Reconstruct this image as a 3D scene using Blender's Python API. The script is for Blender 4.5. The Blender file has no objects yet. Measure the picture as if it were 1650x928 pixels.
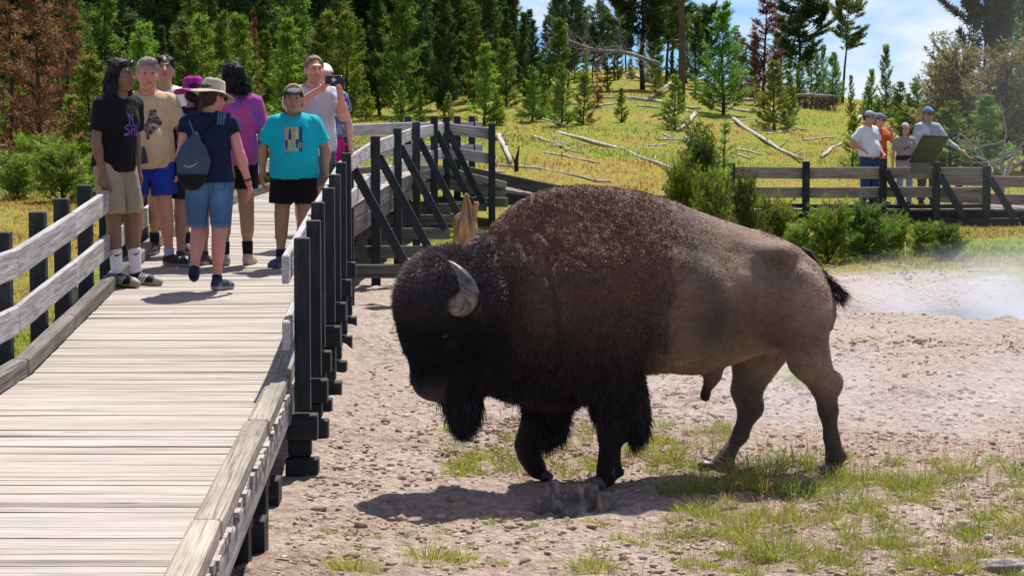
import bpy, math, random
import numpy as np
from mathutils import Vector, Matrix
from mathutils.bvhtree import BVHTree
from mathutils import noise as mnoise

PI = math.pi
scene = bpy.context.scene
COL = bpy.data.collections.new('scene')
scene.collection.children.link(COL)
rng = np.random.default_rng(7)
random.seed(7)

# ------------------------------------------------------------------ camera
FPX = 4000.0                      # focal length in photo pixels (1650 wide): an 87 mm lens
CAM = np.array([0.0, 0.0, 1.70])
TH = math.atan((464 - 152) / FPX)
cF = np.array([0, math.cos(TH), -math.sin(TH)]); cU = np.array([0, math.sin(TH), math.cos(TH)]); cR = np.array([1.0, 0, 0])
cam = bpy.data.cameras.new('camera'); camo = bpy.data.objects.new('camera', cam); COL.objects.link(camo)
cam.sensor_width = 36; cam.lens = FPX / 1650 * 36; cam.clip_start = .1; cam.clip_end = 6000
camo.location = CAM; camo.rotation_euler = (PI / 2 - TH, 0, 0)
cam.dof.use_dof = False
scene.camera = camo

def ray(px, py):
    return cF + (px - 825) / FPX * cR - (py - 464) / FPX * cU
def at(px, py, Y):
    r = ray(px, py); return CAM + r * (Y / r[1])
def onz(px, py, z):
    r = ray(px, py); return CAM + r * ((z - CAM[2]) / r[2])

# ------------------------------------------------------------------ terrain heights
TD = [0, 20, 26, 34, 40, 46, 55, 70, 90, 110, 140, 300, 900, 4000]
TP = [-1500, -200, 300, 650, 850, 1000, 1200, 1500, 1800, 3000]
TZ = np.array([
 [-.5, -.5, -.55, -.55, -.55, -.55, -.55, -.55, -.55, -.55],
 [-.45, -.45, -.5, -.55, -.55, -.55, -.55, -.55, -.55, -.55],
 [-.35, -.38, -.45, -.52, -.55, -.56, -.58, -.58, -.58, -.58],
 [-.2, -.22, -.25, -.4, -.5, -.6, -.64, -.64, -.64, -.64],
 [.1, .05, .05, -.12, -.3, -.5, -.75, -.76, -.76, -.7],
 [.35, .3, .3, .15, .02, -.22, -.62, -.72, -.72, -.6],
 [.65, .6, .6, .55, .5, .33, .05, -.15, -.2, 0],
 [1.0, 1.0, 1.0, 1.0, 1.0, .98, .75, .45, .3, .5],
 [1.3, 1.35, 1.4, 1.5, 1.75, 1.9, 1.55, 1.1, .8, 1.0],
 [1.6, 1.7, 1.8, 2.0, 2.5, 2.75, 1.9, 1.1, .9, 1.0],
 [1.8, 1.8, 2.0, 2.2, 2.4, 2.4, 1.3, .4, .2, .2],
 [-2, -2, -2, -2, -2, -2, -2, -2, -2, -2],
 [-6, -6, -6, -6, -6, -6, -6, -6, -6, -6],
 [-12, -12, -12, -12, -12, -12, -12, -12, -12, -12]], float)
def vnoise(x, y, seed=0):
    """smooth value noise on arrays, about -1..1"""
    def h(i, j):
        n = np.sin(i * 127.1 + j * 311.7 + seed * 74.7) * 43758.5453
        return n - np.floor(n)
    i, j = np.floor(x), np.floor(y); fx, fy = x - i, y - j
    fx = fx * fx * (3 - 2 * fx); fy = fy * fy * (3 - 2 * fy)
    a = h(i, j) * (1 - fx) + h(i + 1, j) * fx; b = h(i, j + 1) * (1 - fx) + h(i + 1, j + 1) * fx
    return (a * (1 - fy) + b * fy) * 2 - 1
def sstep(a, b, x):
    t = np.clip((x - a) / (b - a), 0, 1); return t * t * (3 - 2 * t)
POOL = (6.2, 27.0)                 # centre of the sunken steaming pool
def ground_base(x, y):
    x = np.asarray(x, float); y = np.asarray(y, float)
    yy = np.maximum(y, 1.0)
    px = 825 + FPX * x / yy
    i = np.clip(np.searchsorted(TD, yy) - 1, 0, len(TD) - 2); j = np.clip(np.searchsorted(TP, px) - 1, 0, len(TP) - 2)
    TDa, TPa = np.array(TD, float), np.array(TP, float)
    fy = np.clip((yy - TDa[i]) / (TDa[i + 1] - TDa[i]), 0, 1); fx = np.clip((px - TPa[j]) / (TPa[j + 1] - TPa[j]), 0, 1)
    fx = fx * fx * (3 - 2 * fx)
    return (TZ[i, j] * (1 - fx) + TZ[i, j + 1] * fx) * (1 - fy) + (TZ[i + 1, j] * (1 - fx) + TZ[i + 1, j + 1] * fx) * fy
def pool_r(x, y):
    a = np.arctan2((y - POOL[1]) / 2.5, (x - POOL[0]) / 2.3)
    return np.hypot((x - POOL[0]) / 2.3, (y - POOL[1]) / 2.5) * (1 + .06 * np.sin(3 * a + 1) + .04 * np.sin(7 * a))
def ground_z(x, y):
    x = np.asarray(x, float); y = np.asarray(y, float)
    z = ground_base(x, y)
    z = z + .05 * vnoise(x / 2.1, y / 2.1, 1) + .16 * vnoise(x / 9, y / 9, 2) * sstep(40, 60, y)
    r = pool_r(x, y)
    z = z - .28 * (1 - sstep(.85, 1.25, r)) + .04 * np.exp(-((r - 1.35) / .2) ** 2)
    return z
def gz(x, y): return float(ground_z(np.array([x]), np.array([y]))[0])
def gpt(px, py):
    """point where the pixel's ray meets the terrain"""
    r = ray(px, py); prev = None
    for Y in np.concatenate([np.arange(6, 60, .1), np.arange(60, 200, .25)]):
        p = CAM + r * (Y / r[1])
        if p[2] <= gz(p[0], p[1]): return p
    return CAM + r * (110 / r[1])
def gat(px, Y):
    """terrain point under image column px at distance Y"""
    x = (px - 825) / FPX * Y * 1.0
    return np.array([x, Y, gz(x, Y)])

# ------------------------------------------------------------------ object helpers
def add_mesh(name, V, F, mat, parent=None, smooth=False, col=None, grain=None, loc=None):
    me = bpy.data.meshes.new(name)
    V = np.asarray(V, np.float32)
    if isinstance(F, np.ndarray) and F.ndim == 2:
        n, k = F.shape
        me.vertices.add(len(V)); me.vertices.foreach_set('co', V.ravel())
        me.loops.add(n * k); me.loops.foreach_set('vertex_index', F.astype(np.int32).ravel())
        me.polygons.add(n); me.polygons.foreach_set('loop_start', np.arange(0, n * k, k, dtype=np.int32))
        me.polygons.foreach_set('loop_total', np.full(n, k, np.int32))
        me.update(calc_edges=True)
    else:
        me.from_pydata(V.tolist(), [], [tuple(int(i) for i in f) for f in F])
    me.validate(clean_customdata=False)
    if col is not None:
        col = np.asarray(col, np.float32)
        if col.ndim == 1: col = np.tile(col, (len(V), 1))
        if col.shape[1] == 3: col = np.hstack([col, np.ones((len(col), 1), np.float32)])
        if len(me.vertices) == len(col):
            a = me.attributes.new('Col', 'FLOAT_COLOR', 'POINT'); a.data.foreach_set('color', col.astype(np.float32).ravel())
    if grain is not None and len(me.vertices) == len(grain):
        a = me.attributes.new('grain', 'FLOAT_VECTOR', 'POINT'); a.data.foreach_set('vector', np.asarray(grain, np.float32).ravel())
    if smooth: me.polygons.foreach_set('use_smooth', np.ones(len(me.polygons), bool))
    for m in (mat if isinstance(mat, (list, tuple)) else [mat]): me.materials.append(m)
    o = bpy.data.objects.new(name, me); COL.objects.link(o)
    if parent is not None: o.parent = parent
    if loc is not None: o.location = loc
    return o
def tag(o, label=None, cat=None, group=None, kind=None):
    if label: o['label'] = label
    if cat: o['category'] = cat
    if group: o['group'] = group
    if kind: o['kind'] = kind
    return o
def thing(name, label, cat, loc=(0, 0, 0), rz=0, group=None):
    o = bpy.data.objects.new(name, None); COL.objects.link(o); o.empty_display_size = .1
    o.location = loc; o.rotation_euler = (0, 0, rz)
    return tag(o, label, cat, group)
def dup(root, loc, rz=0, sc=1.0, label=None, group=None, tilt=(0, 0)):
    r = root.copy(); COL.objects.link(r); r.location = loc; r.rotation_euler = (tilt[0], tilt[1], rz)
    r.scale = (sc, sc, sc) if np.isscalar(sc) else sc
    if label: r['label'] = label
    if group: r['group'] = group
    for ch in list(root.children):
        c = ch.copy(); COL.objects.link(c); c.parent = r
        for g in list(ch.children):
            d = g.copy(); COL.objects.link(d); d.parent = c
    return r

class MB:
    """collects boxes, tubes and raw pieces into one mesh, with colour and wood-grain coordinates"""
    def __init__(s): s.V = []; s.F = []; s.C = []; s.G = []; s.n = 0
    def raw(s, V, F, col=(1, 1, 1), G=None):
        V = np.asarray(V, float); s.V.append(V); s.F += [tuple(int(i) + s.n for i in f) for f in F]
        c = np.asarray(col, float)
        s.C.append(np.tile(c[:3], (len(V), 1)) if c.ndim == 1 else c[:, :3]); s.G.append(V if G is None else np.asarray(G, float)); s.n += len(V)
        return s
    def beam(s, a, b, w, h, up=(0, 0, 1), col=(1, 1, 1), bev=.004):
        """timber from a to b (centre line), w wide (sideways), h tall, with small bevels"""
        a = np.asarray(a, float); b = np.asarray(b, float); d = b - a; L = np.linalg.norm(d); d /= L
        u = np.asarray(up, float); sd = np.cross(d, u); sd /= np.linalg.norm(sd); u = np.cross(sd, d)
        e = min(bev, w / 4, h / 4)
        prof = [(-w/2+e, -h/2), (w/2-e, -h/2), (w/2, -h/2+e), (w/2, h/2-e), (w/2-e, h/2), (-w/2+e, h/2), (-w/2, h/2-e), (-w/2, -h/2+e)]
        V = []; G = []; o = random.random() * 30; ow = random.random() * 5
        for t, k in ((0, 1 - 2 * e / max(w, h)), (e / L, 1), (1 - e / L, 1), (1, 1 - 2 * e / max(w, h))):
            for x, z in prof:
                V.append(a + d * (t * L) + sd * x * k + u * z * k); G.append((t * L + o, x + ow, z + ow * .7))
        F = [tuple(range(7, -1, -1)), tuple(range(24, 32))]
        for r in range(3):
            for i in range(8):
                j = (i + 1) % 8; F.append((r*8+i, r*8+j, r*8+8+j, r*8+8+i))
        F = [f[::-1] for f in F]
        return s.raw(V, F, col, G)
    def tube(s, pts, rad, n=8, col=(1, 1, 1), cap=True, wob=0):
        pts = np.asarray(pts, float); m = len(pts); rad = np.broadcast_to(np.asarray(rad, float), (m,))
        T = np.gradient(pts, axis=0); T /= np.linalg.norm(T, axis=1)[:, None] + 1e-9
        ref = np.array([0, 0, 1.0]) if abs(T[0][2]) < .9 else np.array([1.0, 0, 0])
        V = []; G = []; o = random.random() * 20; L = 0
        for i in range(m):
            if i: L += np.linalg.norm(pts[i] - pts[i-1])
            x = np.cross(T[i], ref); x /= np.linalg.norm(x) + 1e-9; y = np.cross(T[i], x)
            for k in range(n):
                a = 2 * PI * k / n; r = rad[i] * (1 + wob * math.sin(k * 2.7 + i * 1.3 + o))
                V.append(pts[i] + r * (math.cos(a) * x + math.sin(a) * y)); G.append((L + o, r * math.cos(a), r * math.sin(a)))
        F = []
        for i in range(m - 1):
            for k in range(n):
                k2 = (k + 1) % n; F.append((i*n+k, i*n+k2, i*n+n+k2, i*n+n+k))
        if cap: F += [tuple(range(n - 1, -1, -1)), tuple(range((m-1)*n, m*n))]
        return s.raw(V, F, col, G)
    def build(s, name, mat, parent=None, smooth=False, loc=None):
        V = np.vstack(s.V); C = np.vstack(s.C); G = np.vstack(s.G)
        if loc is not None: V = V - np.asarray(loc)
        return add_mesh(name, V, s.F, mat, parent, smooth, C, G, loc)

# ------------------------------------------------------------------ materials
class NT:
    def __init__(s, name):
        s.m = bpy.data.materials.new(name); s.m.use_nodes = True; s.t = s.m.node_tree; s.n = s.t.nodes
        s.b = s.n['Principled BSDF']; s.out = s.n['Material Output']
    def add(s, ty, **kw):
        x = s.n.new(ty)
        for k, v in kw.items():
            if hasattr(x, k) and k not in x.inputs: setattr(x, k, v)
            else: s.set(x.inputs[k], v)
        return x
    def set(s, sock, v):
        if isinstance(v, bpy.types.NodeSocket): s.t.links.new(v, sock)
        elif isinstance(v, bpy.types.Node): s.t.links.new(v.outputs[0], sock)
        else:
            if sock.type == 'RGBA' and len(v) == 3: v = (*v, 1)
            sock.default_value = v
    def attr(s, name, out='Color'):
        a = s.n.new('ShaderNodeAttribute'); a.attribute_name = name; return a.outputs[out]
    def mapping(s, vec, scale):
        m = s.n.new('ShaderNodeMapping'); s.set(m.inputs['Vector'], vec); m.inputs['Scale'].default_value = scale; return m.outputs[0]
    def noise(s, vec, scale, detail=4, rough=.55, dist=0):
        x = s.n.new('ShaderNodeTexNoise'); s.set(x.inputs['Vector'], vec); x.inputs['Scale'].default_value = scale
        x.inputs['Detail'].default_value = detail; x.inputs['Roughness'].default_value = rough; x.inputs['Distortion'].default_value = dist
        return x.outputs[0]
    def ramp(s, fac, stops):
        r = s.n.new('ShaderNodeValToRGB'); s.set(r.inputs[0], fac); e = r.color_ramp.elements
        while len(e) < len(stops): e.new(.5)
        for k, (p, c) in enumerate(stops):
            e[k].position = p; e[k].color = (c, c, c, 1) if np.isscalar(c) else (*c[:3], 1)
        return r.outputs[0]
    def mix(s, fac, a, b, mode='MIX'):
        m = s.n.new('ShaderNodeMix'); m.data_type = 'RGBA'; m.blend_type = mode
        s.set(m.inputs[0], fac); s.set(m.inputs[6], a); s.set(m.inputs[7], b); return m.outputs[2]
    def math(s, op, a, b=0.0):
        m = s.n.new('ShaderNodeMath'); m.operation = op; s.set(m.inputs[0], a); s.set(m.inputs[1], b); return m.outputs[0]
    def bump(s, h, strength=.3, dist=.02):
        b = s.n.new('ShaderNodeBump'); s.set(b.inputs['Height'], h); b.inputs['Strength'].default_value = strength; b.inputs['Distance'].default_value = dist
        s.set(s.b.inputs['Normal'], b.outputs[0])
    def coord(s, which='Object'): return s.n.new('ShaderNodeTexCoord').outputs[which]
    def pos(s): return s.n.new('ShaderNodeNewGeometry').outputs['Position']
    def fin(s, color, rough=.8, spec=.3):
        s.set(s.b.inputs['Base Color'], color); s.set(s.b.inputs['Roughness'], rough); s.b.inputs['Specular IOR Level'].default_value = spec
        return s.m

def wood_mat(name, streak=.45, zebra=0.0, rough=.85, stain=.3):
    m = NT(name); g = m.attr('grain', 'Vector'); c = m.attr('Col')
    fine = m.noise(m.mapping(g, (2.2, 90, 60)), 1.0, 4, .6)
    crack = m.ramp(m.noise(m.mapping(g, (.75, 62, 50)), 1.0, 4, .7, .4), [(.36, 1 - streak), (.45, 1.0), (.7, 1.06)])
    col = m.mix(1.0, c, crack, 'MULTIPLY')
    col = m.mix(1.0, col, m.ramp(fine, [(.3, .74), (.55, 1.0), (.75, 1.12)]), 'MULTIPLY')
    blot = m.ramp(m.noise(m.mapping(g, (1.1, 5, 5)), 1.0, 4, .6), [(.3, 1 - stain), (.6, 1.06)])
    col = m.mix(1.0, col, blot, 'MULTIPLY')
    knot = m.ramp(m.noise(m.mapping(g, (3.1, 11, 11)), 1.0, 0, .5), [(.13, .35), (.2, 1.0)])
    col = m.mix(.8, col, knot, 'MULTIPLY')
    if zebra:
        w = m.n.new('ShaderNodeTexWave'); m.set(w.inputs['Vector'], m.mapping(g, (.55, 9, 9))); w.bands_direction = 'Y'
        w.inputs['Scale'].default_value = 3.0; w.inputs['Distortion'].default_value = 9; w.inputs['Detail'].default_value = 1.2; w.inputs['Detail Scale'].default_value = .9
        col = m.mix(zebra, col, m.mix(1.0, col, m.ramp(w.outputs[1], [(.25, (.42, .38, .37)), (.6, (1.1, 1.1, 1.1))]), 'MULTIPLY'))
    m.bump(m.math('ADD', fine, crack), .5, .006)
    return m.fin(col, rough, .2)
M = {}
M['deck'] = wood_mat('weathered_deck_wood', .62, 0, .88, .20)
M['rail'] = wood_mat('weathered_rail_wood', .35, .42, .85, .25)
M['kerb'] = wood_mat('weathered_kerb_wood', .55, .25, .88, .4)
def post_mat():
    m = NT('dark_stained_timber'); g = m.attr('grain', 'Vector')
    n = m.noise(m.mapping(g, (3, 70, 70)), 1.0, 4, .6); n2 = m.noise(m.mapping(g, (2, 7, 7)), 1.0, 4, .6)
    c = m.mix(m.ramp(n, [(.35, 0), (.7, 1)]), (.006, .010, .014), (.018, .026, .031))
    c = m.mix(m.ramp(n2, [(.54, 0), (.70, .75)]), c, (.055, .052, .046)); c = m.mix(m.ramp(m.noise(m.mapping(g, (1.5, 120, 120)), 1.0, 3, .7), [(.62, 0), (.72, .8)]), c, (.11, .10, .085))
    m.bump(n, .5, .004); return m.fin(c, .62, .35)
M['post'] = post_mat()
def cloth_mat():
    m = NT('woven_cloth'); c = m.attr('Col'); p = m.coord()
    n = m.noise(p, 9, 4, .6); w = m.noise(p, 260, 2, .5)
    col = m.mix(1.0, c, m.ramp(n, [(.25, .88), (.7, 1.06)]), 'MULTIPLY')
    m.bump(m.math('ADD', m.math('MULTIPLY', m.noise(p, 22, 3, .5, .6), 1.0), m.math('MULTIPLY', w, .15)), .55, .012)
    m.b.inputs['Sheen Weight'].default_value = .05
    return m.fin(col, .88, .15)
M['cloth'] = cloth_mat()
def skin_mat():
    m = NT('skin'); c = m.attr('Col'); p = m.coord()
    n = m.noise(p, 30, 4, .6)
    col = m.mix(1.0, c, m.ramp(n, [(.25, (.90, .84, .82)), (.7, (1.05, 1.05, 1.05))]), 'MULTIPLY')
    m.b.inputs['Subsurface Weight'].default_value = .08; m.b.inputs['Subsurface Radius'].default_value = (.012, .005, .003); m.b.inputs['Subsurface Scale'].default_value = .5
    m.bump(m.noise(p, 120, 3, .5), .15, .002); return m.fin(col, .52, .4)
M['skin'] = skin_mat()
def col_mat(name, rough=.6, spec=.4, ns=40, lo=.8, hi=1.1, bump=.2, metal=0, bd=.004):
    m = NT(name); c = m.attr('Col'); n = m.noise(m.coord(), ns, 4, .6)
    m.b.inputs['Metallic'].default_value = metal
    if bump: m.bump(n, bump, bd)
    return m.fin(m.mix(1.0, c, m.ramp(n, [(.3, lo), (.7, hi)]), 'MULTIPLY'), rough, spec)
M['shoe'] = col_mat('shoe_fabric', .6, .3)
M['gloss'] = col_mat('glossy_plastic', .12, .5, 60, .95, 1.05, 0)
M['matte'] = col_mat('matte_plastic', .5, .4, 60, .9, 1.05, 0)
M['metal'] = col_mat('painted_metal', .4, .5, 14, .8, 1.1, .05)
def hair_mat():
    m = NT('hair'); c = m.attr('Col'); p = m.coord()
    n = m.noise(m.mapping(p, (160, 160, 9)), 1.0, 3, .6)
    m.bump(n, .8, .006)
    return m.fin(m.mix(1.0, c, m.ramp(n, [(.3, .5), (.7, 1.25)]), 'MULTIPLY'), .55, .22)
M['hair'] = hair_mat()

# ------------------------------------------------------------------ implicit surfaces -> one continuous mesh
class Field:
    """signed distance on a grid; smooth unions of tapered limbs and ellipsoids; surface nets"""
    def __init__(s, lo, hi, h):
        s.lo = np.asarray(lo, float); s.h = h; n = np.ceil((np.asarray(hi, float) - s.lo) / h).astype(int) + 1
        s.n = n; s.F = np.full(n, .25, np.float32)
        s.ax = [(s.lo[i] + h * np.arange(n[i])).astype(np.float32) for i in range(3)]
    def _sub(s, lo, hi):
        sl = []
        for i in range(3):
            a = max(0, int((lo[i] - s.lo[i]) / s.h)); b = min(s.n[i], int((hi[i] - s.lo[i]) / s.h) + 2)
            if b <= a: return None, None
            sl.append(slice(a, b))
        X, Y, Z = np.meshgrid(*[s.ax[i][sl[i]] for i in range(3)], indexing='ij')
        return tuple(sl), (X, Y, Z)
    def put(s, sl, d, k, op):
        A = s.F[sl]
        if op == 'u':
            if k <= 0: s.F[sl] = np.minimum(A, d); return
            h = np.clip(.5 + .5 * (d - A) / k, 0, 1); s.F[sl] = d * (1 - h) + A * h - k * h * (1 - h)
        else:
            d = -d
            if k <= 0: s.F[sl] = np.maximum(A, d); return
            h = np.clip(.5 - .5 * (d - A) / k, 0, 1); s.F[sl] = d * (1 - h) + A * h + k * h * (1 - h)
    def cone(s, a, b, r1, r2, k=.03, sc=(1, 1, 1), op='u', cut=None, off=0.0):
        a = np.asarray(a, float); b = np.asarray(b, float); sc = np.asarray(sc, float); R = max(r1, r2)
        m = R * sc + off + k + .03
        sl, P = s._sub(np.minimum(a, b) - m, np.maximum(a, b) + m)
        if sl is None: return s
        c = (a + b) / 2
        Q = [(P[i] - c[i]) / sc[i] for i in range(3)]; A = (a - c) / sc; D = (b - a) / sc; L2 = max(1e-9, float(D @ D))
        t = np.clip(((Q[0]-A[0])*D[0] + (Q[1]-A[1])*D[1] + (Q[2]-A[2])*D[2]) / L2, 0, 1)
        d = np.sqrt((Q[0]-A[0]-t*D[0])**2 + (Q[1]-A[1]-t*D[1])**2 + (Q[2]-A[2]-t*D[2])**2) - (r1 + (r2 - r1) * t)
        d = d * sc.min() - off
        if cut is not None:
            q, n = cut; d = np.maximum(d, (P[0]-q[0])*n[0] + (P[1]-q[1])*n[1] + (P[2]-q[2])*n[2])
        s.put(sl, d, k, op); return s
    def ell(s, c, r, k=.03, rot=None, op='u', off=0.0, cut=None):
        c = np.asarray(c, float); r = np.asarray(r, float) + off; m = r.max() + k + .03
        sl, P = s._sub(c - m, c + m)
        if sl is None: return s
        q = [P[i] - c[i] for i in range(3)]
        if rot is not None:
            Rm = np.array(rot.to_3x3()) if hasattr(rot, 'to_3x3') else np.asarray(rot)
            q = [Rm[0][i]*q[0] + Rm[1][i]*q[1] + Rm[2][i]*q[2] for i in range(3)]
        k0 = np.sqrt((q[0]/r[0])**2 + (q[1]/r[1])**2 + (q[2]/r[2])**2)
        k1 = np.sqrt((q[0]/r[0]**2)**2 + (q[1]/r[1]**2)**2 + (q[2]/r[2]**2)**2) + 1e-6
        d = k0 * (k0 - 1) / k1
        if cut is not None:
            qq, n = cut; d = np.maximum(d, (P[0]-qq[0])*n[0] + (P[1]-qq[1])*n[1] + (P[2]-qq[2])*n[2])
        s.put(sl, d, k, op); return s
    def cutplane(s, q, n):
        X, Y, Z = np.meshgrid(*s.ax, indexing='ij')
        s.F = np.maximum(s.F, (X-q[0])*n[0] + (Y-q[1])*n[1] + (Z-q[2])*n[2]); return s
    def mesh(s):
        F = s.F; h = s.h; S = F < 0
        S[0], S[-1] = False, False; S[:, 0], S[:, -1] = False, False; S[:, :, 0], S[:, :, -1] = False, False
        F = np.where(S, np.minimum(F, -1e-5), np.maximum(F, 1e-5))
        cnt = np.zeros(np.array(F.shape) - 1, np.int8); offs = [(i, j, k) for i in (0, 1) for j in (0, 1) for k in (0, 1)]
        nx, ny, nz = cnt.shape
        for (i, j, k) in offs: cnt += S[i:i+nx, j:j+ny, k:k+nz]
        act = np.argwhere((cnt > 0) & (cnt < 8)); idx = np.full(cnt.shape, -1, np.int64); idx[tuple(act.T)] = np.arange(len(act))
        if len(act) == 0: return np.zeros((0, 3)), np.zeros((0, 4), int)
        vals = np.stack([F[act[:, 0]+i, act[:, 1]+j, act[:, 2]+k] for (i, j, k) in offs], 1)
        P = np.zeros((len(act), 3)); c = np.zeros(len(act))
        for a in range(8):
            for b in range(a + 1, 8):
                if sum(abs(offs[a][q] - offs[b][q]) for q in range(3)) != 1: continue
                x = (vals[:, a] < 0) != (vals[:, b] < 0)
                t = vals[:, a] / np.where(x, vals[:, a] - vals[:, b], 1)
                p = np.array(offs[a]) + t[:, None] * (np.array(offs[b]) - np.array(offs[a])); P[x] += p[x]; c[x] += 1
        V = s.lo + h * (act + P / c[:, None])
        quads = []
        for ax in range(3):
            u, v = (ax + 1) % 3, (ax + 2) % 3
            sa = [slice(None)] * 3; sb = [slice(None)] * 3; sa[ax] = slice(0, -1); sb[ax] = slice(1, None)
            A, B = S[tuple(sa)], S[tuple(sb)]; e = np.argwhere(A != B)
            e = e[(e[:, u] > 0) & (e[:, v] > 0) & (e[:, u] < F.shape[u] - 1) & (e[:, v] < F.shape[v] - 1)]
            ins = A[tuple(e.T)]
            def g(du, dv):
                q = e.copy(); q[:, u] -= du; q[:, v] -= dv; return idx[tuple(q.T)]
            Q = np.stack([g(1, 1), g(0, 1), g(0, 0), g(1, 0)], 1); Q[~ins] = Q[~ins][:, ::-1]
            quads.append(Q)
        Q = np.vstack(quads); Q = Q[(Q >= 0).all(1)]
        return V, Q
def smooth_verts(V, Q, it=2, lam=.5):
    E = np.vstack([Q[:, [i, (i + 1) % 4]] for i in range(4)])
    for _ in range(it):
        S = np.zeros_like(V); n = np.zeros(len(V))
        np.add.at(S, E[:, 0], V[E[:, 1]]); np.add.at(S, E[:, 1], V[E[:, 0]]); np.add.at(n, E[:, 0], 1); np.add.at(n, E[:, 1], 1)
        V = V + lam * (S / np.maximum(n, 1)[:, None] - V)
    return V
def vnormals(V, Q):
    N = np.zeros_like(V); a = np.cross(V[Q[:, 2]] - V[Q[:, 0]], V[Q[:, 3]] - V[Q[:, 1]])
    for i in range(4): np.add.at(N, Q[:, i], a)
    return N / (np.linalg.norm(N, axis=1)[:, None] + 1e-9)
def n3(V, sc, seed=0):
    """cheap smooth 3-D noise on arrays"""
    x, y, z = (np.asarray(V) * sc).T
    return (vnoise(x + .37 * z, y - .61 * z, seed) + vnoise(y + .53 * x, z - .29 * x, seed + 5) + vnoise(z + .41 * y, x - .33 * y, seed + 9)) / 3

def ribbons(name, P, D, L, Wd, C, mat, parent=None, bend=None, tipc=1.0, seed=1):
    """many tapered hair or grass blades as one mesh: roots P, directions D, lengths L, widths Wd, colours C"""
    r = np.random.default_rng(seed); n = len(P); L = np.broadcast_to(L, (n,)); Wd = np.broadcast_to(Wd, (n,))
    D = D / (np.linalg.norm(D, axis=1)[:, None] + 1e-9)
    R = r.normal(size=(n, 3)); S = np.cross(D, R); S /= np.linalg.norm(S, axis=1)[:, None] + 1e-9
    B = np.zeros((n, 3)) if bend is None else bend
    mid = P + D * (L * .55)[:, None] + B * (L * .18)[:, None]; tip = P + D * (L * .95)[:, None] + B * (L * .55)[:, None]
    w = (Wd / 2)[:, None]
    V = np.stack([P - S*w, P + S*w, mid + S*w*.8, mid - S*w*.8, tip], 1).reshape(-1, 3)
    b = np.arange(n)[:, None] * 5
    # quads with a degenerate-free split: root quad + tip triangle given as two tris + tri
    T = np.concatenate([b + np.array([[0, 1, 2]]), b + np.array([[0, 2, 3]]), b + np.array([[3, 2, 4]])], 0)
    C = np.asarray(C, float); C = np.tile(C, (n, 1)) if C.ndim == 1 else C
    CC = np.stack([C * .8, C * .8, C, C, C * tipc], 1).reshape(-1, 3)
    return add_mesh(name, V, T, mat, parent, False, CC)
def tri_points(V, Q, n, r, wgt=None):
    """random points on a quad mesh with their interpolated index weights"""
    T = np.vstack([Q[:, [0, 1, 2]], Q[:, [0, 2, 3]]]); a = np.linalg.norm(np.cross(V[T[:, 1]] - V[T[:, 0]], V[T[:, 2]] - V[T[:, 0]]), axis=1)
    if wgt is not None: a = a * wgt[T].mean(1)
    t = T[r.choice(len(T), n, p=a / a.sum())]; u = r.random((n, 2)); fl = u.sum(1) > 1; u[fl] = 1 - u[fl]
    bc = np.stack([1 - u.sum(1), u[:, 0], u[:, 1]], 1)
    return t, bc
# ------------------------------------------------------------------ sun, sky with clouds
SUN_EL = math.radians(62); SUN_DIR = Vector((.30 * math.cos(SUN_EL), .954 * math.cos(SUN_EL), math.sin(SUN_EL))).normalized()
sl = bpy.data.lights.new('sun', 'SUN'); slo = bpy.data.objects.new('sun', sl); COL.objects.link(slo)
sl.energy = 5.0; sl.angle = math.radians(.53); sl.color = (1.0, .955, .88)
slo.rotation_euler = SUN_DIR.to_track_quat('Z', 'Y').to_euler(); slo.location = (10, 20, 30)
w = bpy.data.worlds.new('World'); scene.world = w; w.use_nodes = True
wt = w.node_tree; wn = wt.nodes; bg = wn['Background']
sky = wn.new('ShaderNodeTexSky'); sky.sky_type = 'NISHITA'; sky.sun_disc = False; sky.sun_elevation = SUN_EL
sky.sun_rotation = math.atan2(SUN_DIR.x, SUN_DIR.y); sky.air_density = 1.0; sky.dust_density = .4; sky.ozone_density = 2.0; sky.altitude = 2300
tc = wn.new('ShaderNodeTexCoord'); mp = wn.new('ShaderNodeMapping'); mp.inputs['Scale'].default_value = (9, 9, 22); mp.inputs['Location'].default_value = (.35, 0, .15)
wt.links.new(tc.outputs['Generated'], mp.inputs['Vector'])
nz = wn.new('ShaderNodeTexNoise'); nz.inputs['Scale'].default_value = 1.0; nz.inputs['Detail'].default_value = 7; nz.inputs['Roughness'].default_value = .52
wt.links.new(mp.outputs[0], nz.inputs['Vector'])
cr = wn.new('ShaderNodeValToRGB'); cr.color_ramp.elements[0].position = .47; cr.color_ramp.elements[1].position = .62
cr.color_ramp.elements[0].color = (0, 0, 0, 1); cr.color_ramp.elements[1].color = (.92, .92, .92, 1)
wt.links.new(nz.outputs[0], cr.inputs[0])
mx = wn.new('ShaderNodeMix'); mx.data_type = 'RGBA'; mx.inputs[7].default_value = (7.6, 7.7, 7.9, 1)
tint = wn.new('ShaderNodeMix'); tint.data_type = 'RGBA'; tint.blend_type = 'MULTIPLY'; tint.inputs[0].default_value = 1; tint.inputs[7].default_value = (.33, .56, .96, 1)
wt.links.new(sky.outputs[0], tint.inputs[6]); wt.links.new(cr.outputs[0], mx.inputs[0]); wt.links.new(tint.outputs[2], mx.inputs[6]); wt.links.new(mx.outputs[2], bg.inputs['Color'])
bg.inputs['Strength'].default_value = .088
vs = scene.view_settings; vs.view_transform = 'Standard'; vs.look = 'None'; vs.exposure = .58; vs.gamma = 1; vs.use_curve_mapping = False
cy = scene.cycles
cy.use_denoising = True
try: cy.denoiser = 'OPENIMAGEDENOISE'
except Exception: pass
cy.max_bounces = 6; cy.diffuse_bounces = 3; cy.glossy_bounces = 2; cy.transmission_bounces = 3; cy.volume_bounces = 1; cy.transparent_max_bounces = 8
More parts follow.
